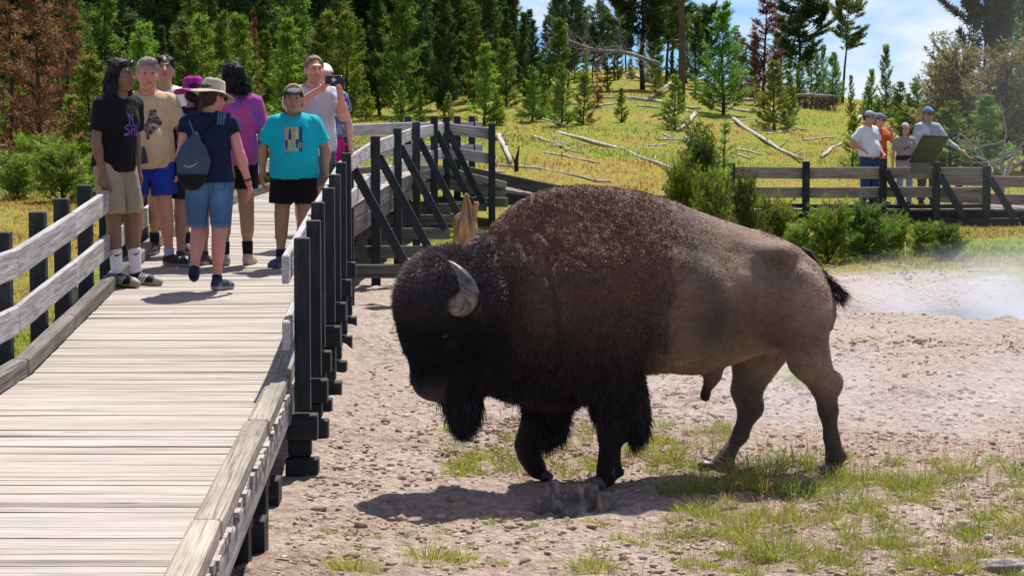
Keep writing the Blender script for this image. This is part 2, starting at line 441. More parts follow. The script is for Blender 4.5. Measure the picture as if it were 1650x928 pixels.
cy.caustics_reflective = False; cy.caustics_refractive = False; cy.sample_clamp_indirect = 4
cy.volume_step_rate = 3; cy.volume_max_steps = 64
scene.render.film_transparent = False

# ------------------------------------------------------------------ ground: one sheet to the horizon
def ground_mat():
    m = NT('ground_soil_and_meadow'); p = m.pos(); mask = m.attr('Col')
    sep = m.n.new('ShaderNodeSeparateColor'); m.set(sep.inputs[0], mask)
    meadow, wet, litter = sep.outputs[0], sep.outputs[1], sep.outputs[2]
    n1 = m.noise(p, 1.1, 6, .62); n2 = m.noise(p, 14, 6, .68); n3_ = m.noise(p, 52, 4, .65)
    dirt = m.mix(m.ramp(n1, [(.3, 0), (.68, 1)]), (.40, .285, .218), (.54, .425, .355))
    dirt = m.mix(1.0, dirt, m.ramp(n2, [(.3, .62), (.52, 1.0), (.72, 1.18)]), 'MULTIPLY')
    dirt = m.mix(1.0, dirt, m.ramp(n3_, [(.3, .7), (.5, 1.0), (.75, 1.12)]), 'MULTIPLY')
    vo = m.n.new('ShaderNodeTexVoronoi'); m.set(vo.inputs['Vector'], p); vo.inputs['Scale'].default_value = 17; vo.inputs['Randomness'].default_value = 1
    dirt = m.mix(.6, dirt, m.mix(1.0, dirt, m.ramp(vo.outputs['Distance'], [(.1, 1.12), (.45, .95), (.7, .7)]), 'MULTIPLY'))
    sp_ = m.n.new('ShaderNodeSeparateXYZ'); m.set(sp_.inputs[0], p); fy = m.n.new('ShaderNodeMapRange'); m.set(fy.inputs['Value'], sp_.outputs[1]); fy.inputs['From Min'].default_value = 14.5; fy.inputs['From Max'].default_value = 21; fy.inputs['To Max'].default_value = .55
    dirt = m.mix(fy.outputs[0], dirt, m.mix(1.0, (.475, .40, .35), m.ramp(n2, [(.3, .74), (.6, 1.05)]), 'MULTIPLY'))
    g1 = m.noise(p, .16, 5, .6, .5); g2 = m.noise(p, .9, 6, .65); g3 = m.noise(p, 6, 5, .7)
    mead = m.mix(m.ramp(g1, [(.40, 0), (.60, 1)]), (.19, .24, .028), (.30, .24, .045))
    mead = m.mix(m.ramp(g2, [(.5, 0), (.68, .85)]), mead, (.30, .165, .055))
    mead = m.mix(m.ramp(g2, [(.28, .85), (.42, 0)]), mead, (.10, .16, .02))
    mead = m.mix(1.0, mead, m.ramp(g3, [(.3, .6), (.5, 1.0), (.7, 1.25)]), 'MULTIPLY')
    col = m.mix(meadow, dirt, mead)
    lit = m.mix(m.ramp(n2, [(.35, 0), (.65, 1)]), (.12, .070, .046), (.30, .185, .125))
    col = m.mix(litter, col, lit)
    col = m.mix(wet, col, (.16, .155, .16))
    m.bump(m.math('ADD', m.math('MULTIPLY', n2, 1.3), m.math('ADD', m.math('MULTIPLY', n3_, .6), m.math('MULTIPLY', vo.outputs['Distance'], -.7))), .9, .045)
    return m.fin(col, .95, .12)
M['ground'] = ground_mat()
def meadow_mask(x, y):
    px = 825 + FPX * x / np.maximum(y, 1)
    edge = np.interp(px, [-2000, 430, 560, 700, 900, 1200, 1420, 1650, 3000], [16, 17, 33, 33, 33, 32.5, 32, 31, 31])
    edge = edge + 2.2 * vnoise(x / 1.7, y / 1.7, 11) + 1.2 * vnoise(x / .6, y / .6, 12)
    mk = sstep(-1.2, 1.2, y - edge)
    mk = np.where((px < 430) & (x < -3.3), np.maximum(mk, .92 * sstep(-.1, .5, vnoise(x / .9, y / .9, 13) + .35)), mk)
    return mk
ys = np.concatenate([np.arange(3, 9.5, .25), np.arange(9.5, 22, .034), np.arange(22, 34, .07), np.arange(34, 60, .3), np.arange(60, 120, .8), np.arange(120, 200, 6), np.geomspace(200, 4000, 24)])
pxs = np.concatenate([np.linspace(-9000, -900, 14), np.linspace(-800, 300, 50), np.linspace(320, 1700, 175), np.linspace(1720, 2600, 40), np.linspace(2700, 11000, 14)])
GX = (pxs[None, :] - 825) / FPX * ys[:, None]; GY = np.repeat(ys[:, None], len(pxs), 1)
gx, gy = GX.ravel(), GY.ravel()
near = 1 - sstep(28, 36, gy)
mm = meadow_mask(gx, gy)
fr = (vnoise(gx / .32, gy / .32, 3) * .024 + vnoise(gx / .13, gy / .13, 4) * .017 + np.maximum(0, vnoise(gx / .07, gy / .07, 5)) * .014)
lump = (sstep(.0, .7, vnoise(gx / 1.3, gy / 1.3, 6)) + .9 * sstep(12.6, 11, gy) * sstep(.6, -.6, gx)) * np.maximum(0, vnoise(gx / .17, gy / .17, 8) + .25 * vnoise(gx / .08, gy / .08, 18)) * .065
zz = ground_z(gx, gy) + (fr + lump) * near
zz = np.where((gx > -4.2) & (gx < -1.0) & (gy < 24), np.minimum(zz, -.42), zz)
wet = (1 - sstep(.8, 1.12, pool_r(gx, gy)))
gpx = 825 + FPX * gx / np.maximum(gy, 1)
lit = np.clip(sstep(.15, .6, vnoise(gx / 2.2, gy / 1.8, 21)) * sstep(36, 42, gy) * (1 - sstep(330, 420, gpx)) + .0, 0, 1)
lit = np.maximum(lit, .62 * sstep(.0, .7, vnoise(gx / 1.3, gy / 1.3, 6) + .8 * sstep(13.2, 11.5, gy) * sstep(.9, -.5, gx)) * sstep(17, 14, gy) * (.6 + .6 * vnoise(gx / .5, gy / .5, 27)))
lit = np.maximum(lit, sstep(44, 48, gy) * (1 - sstep(500, 640, gpx)) * .8 * sstep(-.3, .3, vnoise(gx / 3, gy / 3, 22)))
nr, nc = GX.shape; ii = np.arange(nr * nc).reshape(nr, nc)
GF = np.stack([ii[:-1, :-1], ii[:-1, 1:], ii[1:, 1:], ii[1:, :-1]], -1).reshape(-1, 4)
tag(add_mesh('ground', np.stack([gx, gy, zz], 1), GF, M['ground'], smooth=True, col=np.stack([mm, wet, lit], 1)), kind='structure')

# pool of grey water in the sunken vent
def water_mat():
    m = NT('milky_grey_water'); n = m.noise(m.pos(), 9, 3, .5); m.bump(n, .15, .01)
    return m.fin((.085, .095, .115), .55, .2)
M['water'] = water_mat()
a = np.linspace(0, 2 * PI, 64, endpoint=False)
pv = np.stack([POOL[0] + 2.5 * np.cos(a), POOL[1] + 2.7 * np.sin(a), np.full(64, -.80)], 1)
tag(add_mesh('pool_water', pv, [tuple(range(64))], M['water']), kind='structure')

# pebbles and dried clods: nobody could count them
def clod_mat():
    m = NT('dry_clods'); c = m.attr('Col'); n = m.noise(m.pos(), 60, 4, .65); m.bump(n, .6, .01)
    return m.fin(m.mix(1.0, c, m.ramp(n, [(.3, .7), (.7, 1.15)]), 'MULTIPLY'), .95, .1)
M['clod'] = clod_mat()
ICO = np.array([(0, 0, 1), (.894, 0, .447), (.276, .851, .447), (-.724, .526, .447), (-.724, -.526, .447), (.276, -.851, .447), (.724, .526, -.447), (-.276, .851, -.447), (-.894, 0, -.447), (-.276, -.851, -.447), (.724, -.526, -.447), (0, 0, -1)])
ICOF = np.array([(0,1,2),(0,2,3),(0,3,4),(0,4,5),(0,5,1),(1,6,2),(2,7,3),(3,8,4),(4,9,5),(5,10,1),(6,7,2),(7,8,3),(8,9,4),(9,10,5),(10,6,1),(11,7,6),(11,8,7),(11,9,8),(11,10,9),(11,6,10)])
def clods(n, seed):
    r = np.random.default_rng(seed)
    y = 9.5 + 23 * r.random(n * 3) ** 1.2; px = r.uniform(380, 1720, n * 3); x = (px - 825) / FPX * y
    dens = (1 - .6 * sstep(15.5, 19, y)) * (.2 + .8 * sstep(-.1, .6, vnoise(x / 1.3, y / 1.3, 6)) + .5 * sstep(0, .6, vnoise(x / .5, y / .5, 9)))
    ok = (r.random(n * 3) < dens) & (meadow_mask(x, y) < .5) & (pool_r(x, y) > 1.0) & ~((x < -1.15) & (y < 40)); x, y = x[ok][:n], y[ok][:n]; n = len(x)
    s = .006 + .014 * r.random(n) ** 3 + .022 * (r.random(n) < .006)
    V = ICO[None] * (1 + 1.0 * (r.random((n, 12, 1)) - .5)) * s[:, None, None] * np.stack([r.uniform(.8, 1.5, n), r.uniform(.8, 1.5, n), r.uniform(.5, .9, n)], 1)[:, None]
    aa = r.random(n) * 6.28; ca, sa = np.cos(aa)[:, None], np.sin(aa)[:, None]
    V = np.stack([V[..., 0] * ca - V[..., 1] * sa, V[..., 0] * sa + V[..., 1] * ca, V[..., 2]], -1)
    z = ground_z(x, y) + vnoise(x / .32, y / .32, 3) * .024 + vnoise(x / .13, y / .13, 4) * .017 + sstep(.1, .8, vnoise(x / 1.3, y / 1.3, 6)) * np.maximum(0, vnoise(x / .21, y / .21, 8)) * .06
    V += np.stack([x, y, z + s * .25], 1)[:, None]
    t = r.random((n, 1)); C = np.array([.33, .225, .168]) * (1 - t) + np.array([.50, .39, .325]) * t
    C[r.random(n) < .025] = (.58, .54, .5)
    F = (ICOF[None] + 12 * np.arange(n)[:, None, None]).reshape(-1, 3)
    tag(add_mesh('gravel', V.reshape(-1, 3), F, M['clod'], col=np.repeat(C, 12, 0)), kind='stuff', label='loose pinkish gravel and dried clods over the bare soil', cat='gravel')
clods(34000, 5)
# ------------------------------------------------------------------ boardwalk
SEC = [((-2.85, 6.5), (-.99, 6.5), 0), ((-2.92, 10), (-1.13, 10), 0), ((-3.0, 15), (-1.31, 15), .0), ((-3.08, 17), (-1.40, 17), .08),
       ((-3.2, 19.7), (-1.5, 19.9), .18), ((-3.33, 22), (-1.59, 22), .235), ((-3.42, 24), (-1.66, 23.8), .28), ((-3.5, 27), (-1.79, 26.2), .31),
       ((-3.5, 29.5), (-1.68, 28.6), .35), ((-3.35, 32.5), (-1.55, 31.5), .40), ((-3.05, 35.3), (-1.42, 34), .45), ((-2.5, 37.8), (-1.22, 36), .5),
       ((-1.6, 39.3), (-1.0, 37.2), .5), ((-.6, 39.9), (-.75, 37.7), .42), ((.4, 40.4), (-.1, 37.6), .26), ((1.4, 42.2), (.9, 39.2), .04),
       ((2.8, 45.5), (2.6, 42.8), -.25), ((4.0, 48.0), (3.95, 46.1), -.43), ((6.9, 48.3), (6.8, 46.15), -.43), ((9.2, 48.3), (9.2, 46.2), -.43), ((15, 49), (15, 46.8), -.45)]
SA = np.array([(*l, *r, z) for l, r, z in SEC], float)
seg = np.hypot(np.diff((SA[:, 0] + SA[:, 2]) / 2), np.diff((SA[:, 1] + SA[:, 3]) / 2)); SL = np.concatenate([[0], np.cumsum(seg)])
def sec(t): return [float(np.interp(t, SL, SA[:, i])) for i in range(5)]
def t_of_y(y): return float(np.interp(y, (SA[:13, 1] + SA[:13, 3]) / 2, SL[:13]))
def deck_z(y): return sec(t_of_y(y))[4]
bw = thing('boardwalk', 'long grey plank boardwalk that climbs past the bison towards the pines', 'boardwalk'); bw['kind'] = 'structure'
mb = MB(); t = 0.0; r = random.Random(3)
while t < SL[-1] - .2:
    pw = .118 if t < SL[17] else .19
    a = sec(t); b = sec(t + pw - r.uniform(.0025, .006) * (1.8 if r.random() < .12 else 1)); q = r.random()
    c = np.array([.435, .385, .345]) * (.55 if t > SL[13] else 1) * (.93 + .12 * r.random()) * (.72 if q < .04 else 1) * (.93 if q > .8 else 1)
    c = c * (1, 1 - .02 * r.random(), 1 - .05 * r.random())
    el, er = r.uniform(-.02, .015), r.uniform(-.015, .02); dz = r.uniform(-.0035, .0035); dr = r.uniform(-.003, .003)
    def pt(s_, w_, z_):   # w_ 0 left edge .. 1 right edge
        L = np.array([s_[0], s_[1]]); R = np.array([s_[2], s_[3]]); e = (R - L) / np.linalg.norm(R - L)
        p = L - e * .06 + e * el * (1 - w_) + (R + e * (.0 + er) - (L - e * .06)) * w_ if False else (L + e * (el - .03)) * (1 - w_) + (R + e * (er + .0)) * w_
        return np.array([p[0], p[1], s_[4] + z_])
    V = []; G = []; o = r.random() * 40; W = 1.8
    ncut = 5
    for k in range(ncut):
        w_ = k / (ncut - 1); sag = dz + dr * (w_ - .5) + r.uniform(-.0012, .0012)
        for (s_, off, gz_) in ((a, sag, 0), (b, sag + r.uniform(-.001, .001), pw)):
            V.append(pt(s_, w_, off)); G.append((w_ * W + o, gz_ + o, 0))
            V.append(pt(s_, w_, off - .042)); G.append((w_ * W + o, gz_ + o, .042))
    F = []
    for k in range(ncut - 1):
        i = k * 4; j = i + 4
        F += [(i, j, j+2, i+2), (i+1, i+3, j+3, j+1), (i, i+1, j+1, j), (i+2, j+2, j+3, i+3)]
    F += [(0, 2, 3, 1), (ncut*4-4, ncut*4-3, ncut*4-1, ncut*4-2)]
    mb.raw(V, F, c, G); t += pw
mb.build('deck_planks', M['deck'], bw)
KC = (.30, .265, .235)
def edge(t, side, inset, z):
    s_ = sec(t); L = np.array(s_[:2]); R = np.array(s_[2:4]); e = (R - L) / np.linalg.norm(R - L)
    p = R - e * inset if side > 0 else L + e * inset
    return np.array([p[0], p[1], s_[4] + z])
def run(t0, t1, side, inset, z, w_, h, col, name, mat, parent, step=2.4, gap=.006, jit=.006):
    t = t0
    while t < t1 - .05:
        e = min(t1, t + step)
        m = MB(); n = max(1, int((e - t) / .8))
        j = [r.uniform(-jit, jit) for _ in range(4)]
        cc = np.array(col) * r.uniform(.86, 1.12)
        if n == 1 or True:
            m.beam(edge(t + gap, side, inset + j[0], z + j[1] * .4), edge(e - gap, side, inset + j[2], z + j[3] * .4), w_, h, col=cc, bev=.012)
        m.build(name, mat, parent); t = e
# kerbs lie on the planks, fascia boards under them
run(0, t_of_y(14.2), 1, .06, .042, .115, .08, (.42, .365, .30), 'kerb_board', M['kerb'], bw, 2.9)
run(t_of_y(14.3), SL[14], 1, .05, .058, .09, .115, KC, 'kerb_board', M['kerb'], bw, 2.2)
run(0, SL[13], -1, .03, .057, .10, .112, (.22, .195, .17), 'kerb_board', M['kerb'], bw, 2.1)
run(SL[13], SL[17], 1, .05, .098, .09, .195, (.10, .09, .08), 'kerb_board', M['kerb'], bw, 2.4)
run(0, t_of_y(14.2), 1, .02, -.125, .045, .155, (.40, .375, .345), 'fascia_board', M['kerb'], bw, 2.9)
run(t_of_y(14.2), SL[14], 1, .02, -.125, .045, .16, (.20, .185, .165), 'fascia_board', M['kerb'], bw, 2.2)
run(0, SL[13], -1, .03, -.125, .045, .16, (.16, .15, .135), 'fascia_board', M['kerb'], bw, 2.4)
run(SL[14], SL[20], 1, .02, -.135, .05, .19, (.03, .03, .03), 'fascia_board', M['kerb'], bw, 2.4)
# dark posts and sleepers that carry the deck where there is no rail
for y in (7.4, 9.15, 10.3, 11.6, 12.9):
    x = edge(t_of_y(y), 1, .1, 0)[0]; g = gz(x, y)
    MB().beam((x - .02, y, g - .1), (x - .02, y, -.21), .14, .14, up=(0, 1, 0), col=(1, 1, 1)).build('support_post', M['post'], bw)
    MB().beam((x - 1.7, y + .1, -.29), (x + .05, y + .1, -.29), .1, .15).build('cross_beam', M['post'], bw)
for y, dz in ((9.7, .0), (12.2, .0), (13.4, 0)):
    x = edge(t_of_y(y), 1, .1, 0)[0]; g = gz(x, y)
    MB().beam((x - .35, y, g + .07), (x + .09, y, g + .07), .2, .18).build('sleeper', M['post'], bw)
for t in np.arange(SL[14] + .6, SL[19], 1.7):
    p = edge(t, 1, .12, 0); g = gz(p[0], p[1])
    if p[2] - .24 > g: MB().beam((p[0], p[1], g - .1), (p[0], p[1], p[2] - .23), .14, .14, up=(0, 1, 0)).build('support_post', M['post'], bw)

# ------------------------------------------------------------------ railings
def post_part(x, y, z0, z1, w_, parent, lean=(0, 0)):
    return MB().beam((x, y, z0), (x + lean[0], y + lean[1], z1), w_, w_, up=(0, 1, 0), bev=.005).build('post', M['post'], parent)
RC = (.47, .44, .43)
def boards(pts, zc, h, th, parent, mat=None, over=.0, col=RC, name='rail_board', every=1):
    i = 0
    while i < len(pts) - 1:
        j = min(len(pts) - 1, i + every); a = np.array(pts[i], float); b = np.array(pts[j], float)
        a[2] += zc + r.uniform(-.008, .008); b[2] += zc + r.uniform(-.008, .008)
        d = (b - a) / np.linalg.norm(b - a)
        MB().beam(a - d * (over if i == 0 else -.003), b + d * (over if j == len(pts) - 1 else -.003), th, h, col=np.array(col) * r.uniform(.9, 1.1), bev=.008).build(name, mat or M['rail'], parent)
        i = j
rr = thing('handrail', 'dark post railing on the right of the boardwalk, with slanting braces at its far end', 'railing', (-1.22, 14.4, 0))
org = np.array([-1.22, 14.4, 0])
def shift(o, org=org): o.location = -Vector(org); return o
RP = [(-1.22, 14.4), (-1.28, 16.0), (-1.337, 17.1), (-1.36, 18.4), (-1.42, 19.9), (-1.50, 21.8), (-1.56, 23.4), (-1.71, 26.0), (-1.57, 28.6), (-1.45, 31.5), (-1.31, 34.0), (-1.126, 36.0), (-.98, 37.0), (-.825, 37.5), (-.30, 37.0)]
RZ = [0, .02, .09, .14, .19, .235, .28, .31, .35, .40, .45, .515, .5, .5, .40]
n_before = set(COL.objects)
for i, ((x, y), z) in enumerate(zip(RP, RZ)):
    g = gz(x, y)
    if i < 7:
        post_part(x, y, z - .14, z + .87, .09, rr)
        # stacked sleepers that stick out under each post
        MB().beam((x - .09, y + .01, z - .235), (x + .085, y + .01, z - .235), .13, .15, bev=.006).build('sleeper', M['post'], rr)
        MB().beam((x - .09, y + .04, (z - .312 + g + .10) / 2), (x + .045, y + .04, (z - .312 + g + .10) / 2), .11, max(.05, z - .315 - g - .105), bev=.006).build('sleeper', M['post'], rr)
        MB().beam((x - .10, y - .0, g + .03), (x + .09, y - .0, g + .03), .14, .13, bev=.006).build('sleeper', M['post'], rr)
    else:
        post_part(x, y, g - .1, z + .87, .105, rr)
    if 7 <= i <= 12:
        dx = (.60, .60, .60, .58, .54, .54)[i - 7]; oz = z - .47
        MB().beam((x - .9, y + .1, oz), (x + dx + .06, y + .1, oz), .09, .14, col=(.14, .13, .115)).build('outrigger', M['kerb'], rr)
        MB().beam((x + .03, y - .015 + .1, z + .64), (x + dx, y + .0 + .1, oz + .05), .095, .095, up=(0, 1, 0)).build('brace', M['post'], rr)
        MB().beam((x - .6, y + .1, g), (x - .6, y + .1, oz - .07), .14, .14, up=(0, 1, 0)).build('support_post', M['post'], rr)
    if i == 13:
        MB().beam((x - .5, y + .3, .08), (x + .75, y - .25, .08), .1, .14, col=(.2, .18, .15)).build('outrigger', M['kerb'], rr)
inner = []
for i, ((x, y), z) in enumerate(zip(RP, RZ)):
    if i <= 11: inner.append((x - (.066 if i < 7 else .075), y, z))
    elif i < 14: inner.append((x - .03, y + .07, z))
    else: inner.append((x, y + .075, z))
inner[0] = (inner[0][0] + .0, 14.05, 0)
for zc in (.70, .335): boards(inner, zc, .165, .042, rr, every=2)
for o in set(COL.objects) - n_before:
    if o.parent == rr: shift(o)

lr = thing('handrail', 'grey board railing on the left of the boardwalk where a man in black leans', 'railing', (-3.04, 15, 0))
LP = [(-2.98, 11.8), (-3.0, 13.4), (-3.04, 15.0), (-3.09, 16.4), (-3.13, 17.5), (-3.19, 18.8), (-3.26, 20.2), (-3.33, 21.6), (-3.40, 23.1), (-3.47, 24.7), (-3.52, 26.6), (-3.54, 28.5), (-3.47, 30.8), (-3.33, 33.0), (-3.05, 35.4), (-2.5, 37.9), (-1.6, 39.4), (-.6, 40.0)]
n_before = set(COL.objects)
lin = []
for (x, y) in LP:
    z = deck_z(y) if y < 36 else .48
    post_part(x - .045, y, gz(x, y) - .15, z + .87, .105, lr); lin.append((x + .03, y, z))
for zc in (.685, .335): boards(lin, zc, .175, .045, lr, every=2, over=.1)
for o in set(COL.objects) - n_before:
    if o.parent == lr: shift(o, (-3.04, 15, 0))

pr = thing('handrail', 'dark railing of the far viewing platform in front of four visitors', 'railing', (4.06, 46, -.43))
n_before = set(COL.objects)
PP = [(1178, 263, 0), (1298, 260, 0), (1422, 255, 1), (1508, 261, 1), (1589, 267, 1)]
pin = []
for px, py, br in PP:
    x = (px - 825) / FPX * 46.05; z1 = at(px, py, 46)[2]
    post_part(x, 46, gz(x, 46) - .2, z1, .13, pr)
    pin.append((x, 46.09, 0))
    if br:
        bx = .50; MB().beam((x + .03, 45.9, z1 - .22), (x + bx, 45.9, -.58), .12, .12, up=(0, 1, 0)).build('brace', M['post'], pr)
        MB().beam((x - .3, 45.98, -.66), (x + bx + .1, 45.98, -.66), .1, .14).build('outrigger', M['post'], pr)
pin[0] = (pin[0][0] + .04, 46.09, 0)
for zc, h in ((.245, .215), (-.115, .20)): boards(pin, zc, h, .05, pr, col=(.37, .315, .275))
boards([(pin[0][0] + .3, 46.05, 0)] + pin[1:], -.375, .08, .08, pr, col=(.06, .055, .05), mat=M['kerb'])
# short return at the back of the platform
xb = (1545 - 825) / FPX * 48.2
post_part(xb, 48.2, -.9, .12, .13, pr)
for zc, h in ((.06, .2), (-.28, .2)): boards([(xb - .5, 48.1, 0), (xb + .95, 46.6, 0)], zc, h, .05, pr, col=(.40, .30, .23))
for o in set(COL.objects) - n_before:
    if o.parent == pr: shift(o, (4.06, 46, -.43))

# exhibit panel leaning out over the platform rail, seen from its back
eb = thing('exhibit_panel', 'dark grey metal interpretive panel tilted on the platform rail, seen from behind', 'sign', tuple(at(1485, 262, 45.8)))
c0 = at(1466, 261, 45.92); c1 = at(1505, 261, 45.92); t0 = at(1488, 219, 45.45); t1 = at(1528, 221, 45.45); o0 = np.array(eb.location)
def slab(q, th):
    q = np.array(q); n = np.cross(q[1] - q[0], q[3] - q[0]); n /= np.linalg.norm(n)
    return np.vstack([q, q + n * th]), [(0, 1, 2, 3), (7, 6, 5, 4), (0, 4, 5, 1), (1, 5, 6, 2), (2, 6, 7, 3), (3, 7, 4, 0)]
V, F = slab([c0 - o0, c1 - o0, t1 - o0, t0 - o0], .03); MB().raw(V, F, (.075, .08, .08)).build('panel', M['metal'], eb)
fr = MB()
for p, q in ((c0, c1), (c1, t1), (t1, t0), (t0, c0)): fr.beam(p - o0 + (0, -.01, 0), q - o0 + (0, -.01, 0), .03, .045, up=(0, -.8, .5), col=(.05, .05, .052))
fr.build('frame', M['metal'], eb)
b0 = at(1468, 262, 45.86); b1 = at(1498, 278, 45.86)
MB().beam(((b0[0] + b1[0]) / 2 - o0[0], .05, b1[2] - o0[2]), ((b0[0] + b1[0]) / 2 - o0[0], .05, b0[2] - o0[2]), .36, .05, up=(0, 1, 0), col=(.10, .095, .10)).build('mounting_plate', M['metal'], eb)
# ------------------------------------------------------------------ the bison
BPH = math.radians(12); BO = onz(1000, 779, -.56); BO[2] = -.56
bH = np.array([-math.cos(BPH), -math.sin(BPH), 0]); bL = np.array([math.sin(BPH), -math.cos(BPH), 0])
def bp(px, py, v=0.0):
    """photo pixel -> the bison's own frame (forward, left, up) on the plane at sideways offset v"""
    d = ray(px, py); o = BO + bL * v; k = ((o - CAM) @ bL) / (d @ bL); q = CAM + d * k - BO
    return np.array([q @ bH, v, q[2]])
SEC_B = [(1341, 474, 520, .05), (1334, 450, 545, .13), (1322, 428, 560, .19), (1300, 408, 566, .245), (1270, 389, 566, .275), (1230, 374, 569, .285), (1180, 359, 588, .315), (1130, 342, 604, .36),
         (1080, 322, 601, .395), (1030, 307, 600, .41), (980, 300, 628, .41), (930, 297, 648, .40), (880, 303, 652, .385), (840, 321, 640, .36),
         (805, 347, 628, .33), (780, 380, 612, .29), (760, 412, 600, .24), (742, 440, 590, .16)]
def bu(px): return bp(px, 480)[0]
SU = np.array([bu(s_[0]) for s_ in SEC_B]); ST = np.array([bp(s_[0], s_[1])[2] for s_ in SEC_B]); SB = np.array([bp(s_[0], s_[2])[2] for s_ in SEC_B]); SW = np.array([s_[3] for s_ in SEC_B])
f = Field((-1.5, -.58, -.02), (1.5, .58, 1.85), .0135)
X, Y, Z = np.meshgrid(*f.ax, indexing='ij')
uu = f.ax[0]
def sm1(a): # smooth the profile a little
    v = np.interp(uu, SU, a); k = np.ones(9) / 9; vp = np.pad(v, 4, 'edge'); return np.convolve(vp, k, 'valid')
tt, bb, ww = sm1(ST), sm1(SB), sm1(SW)
zc = ((tt + bb) / 2)[:, None, None]; hh = ((tt - bb) / 2)[:, None, None]; hw = ww[:, None, None]
t_ = (Z - zc) / hh
hump = sstep(-.25, .35, uu)[:, None, None]
tap = 1 - (.24 + .22 * hump) * sstep(.0, 1.0, t_) - .12 * sstep(.3, 1.0, -t_)
vv = np.abs(Y) / (hw * tap)
pw = 1.95 + .3 * hump
fv = (vv ** pw + np.abs(t_) ** pw) ** (1 / pw)
d = (fv - 1) * np.minimum(hh, hw) * .92
e0, e1 = SU.min(), SU.max()
d = np.maximum(d, np.maximum(uu - e1, e0 - uu)[:, None, None])
f.F = d.astype(np.float32); del X, Y, Z, d, fv, vv, tap, t_
S = 1 / 278.0
# shoulder, ribs, hip bones, flank hollows, thighs
for sg in (1, -1):
    f.ell(bp(965, 520, .27 * sg), (.24, .15, .40), .10)
    f.ell(bp(1250, 408, .17 * sg), (.12, .08, .06), .12)             # hook bone
    f.ell(bp(1285, 500, .20 * sg), (.20, .125, .25), .07)             # thigh
    f.ell(bp(1100, 500, .30 * sg), (.26, .12, .30), .08)              # barrel
# near hind leg
def limb(pts, k=.04, sc=(1, 1, 1)):
    for (a, b) in zip(pts[:-1], pts[1:]): f.cone(bp(a[0], a[1], a[2]), bp(b[0], b[1], b[2]), a[3], b[3], k, sc)
limb([(1290, 520, .20, .17), (1304, 580, .20, .118), (1328, 622, .19, .074), (1334, 660, .19, .052), (1340, 705, .19, .041), (1346, 732, .19, .050), (1343, 748, .19, .046)], .045)
f.ell(bp(1346, 618, .19), (.045, .045, .075), .03); f.ell(bp(1357, 735, .19), (.03, .04, .025), .02)
# far hind leg
limb([(1262, 520, -.18, .16), (1215, 588, -.18, .128), (1203, 630, -.17, .086), (1207, 662, -.17, .060), (1193, 700, -.17, .044), (1172, 732, -.17, .041), (1163, 747, -.17, .050), (1154, 756, -.17, .046)], .045)
f.ell(bp(1222, 655, -.17), (.035, .045, .06), .03); f.ell(bp(1180, 752, -.17), (.03, .04, .025), .02)
# near foreleg
limb([(975, 600, .22, .15), (985, 660, .22, .098), (984, 700, .215, .070), (982, 735, .21, .056), (981, 755, .21, .060), (976, 770, .21, .058)], .04)
f.ell(bp(998, 760, .21), (.03, .04, .03), .02)
f.cone(bp(1000, 610, .22), bp(1015, 672, .22), .13, .10, .05, (1.1, .62, 1)); f.cone(bp(1012, 660, .22), bp(1012, 700, .22), .075, .035, .04, (1.15, .6, 1))
# far foreleg, lifted and folded
limb([(905, 610, -.20, .16), (880, 655, -.20, .12), (862, 692, -.20, .088), (850, 716, -.2, .070), (853, 735, -.2, .058), (863, 752, -.2, .052), (868, 760, -.2, .046)], .04)
f.cone(bp(885, 640, -.2), bp(890, 685, -.2), .10, .06, .05, (1.1, .62, 1))
# head: poll, brow, cheek, muzzle, jaw
f.ell(bp(727, 478), (.285, .215, .265), .07)
f.ell(bp(712, 520), (.245, .195, .27), .07)
f.cone(bp(716, 545), bp(700, 603), .205, .125, .06, (1, .78, 1))
f.cone(bp(700, 600), bp(691, 618), .118, .085, .05, (1, .95, 1))
f.cone(bp(745, 560), bp(720, 620), .19, .10, .06, (1, .72, 1))
f.cone(bp(752, 555), bp(800, 585), .18, .17, .10, (1, .8, 1))
f.cone(bp(748, 650), bp(746, 664), .085, .055, .05, (1, .7, 1))          # beard core
f.cone(bp(745, 620), bp(748, 650), .10, .085, .05, (1, .7, 1))
for sg in (1, -1):
    f.ell(bp(679, 622, .062 * sg) + (.0, 0, 0), (.026, .026, .022), .010, op='s')
    f.ell(bp(716, 541, .176 * sg), (.03, .02, .022), .02, op='s'); f.ell(bp(717, 531, .18 * sg), (.05, .022, .018), .02)
    f.ell(bp(772, 487, .24 * sg), (.05, .045, .03), .03)
# sheath and scrotum
f.cone(bp(1150, 605), bp(1138, 628), .05, .028, .05); f.ell(bp(1136, 638), (.032, .03, .035), .02); f.ell(bp(1241, 572), (.03, .05, .055), .03)
BV, BQ = f.mesh(); BV = smooth_verts(BV, BQ, 3, .5)
BN = vnormals(BV, BQ)
PXB = 1000 - BV[:, 0] * 272; ZB = BV[:, 2]
bound = np.interp(ZB, [.0, .6, 1.0, 1.35, 1.65], [1046, 1050, 1052, 1066, 1078]) + 14 * n3(BV, 6, 4)
front = 1 - sstep(-46, 40, PXB - bound + 16 * n3(BV, 18, 21))
headm = sstep(0, 22, 806 + 10 * n3(BV, 9, 8) - (PXB + np.clip(ZB - 1.05, -1, 1) * 14)) * (ZB < 1.46)
legm = sstep(.56, .38, ZB) if False else 1 - sstep(.36, .58, ZB)
mz = headm * (1 - sstep(.58, .72, ZB)) * sstep(0, 14, 724 - PXB)
eyem = np.exp(-(((PXB - 717) / 17) ** 2 + ((ZB - .86) / .05) ** 2) ** 2)      # bare muzzle
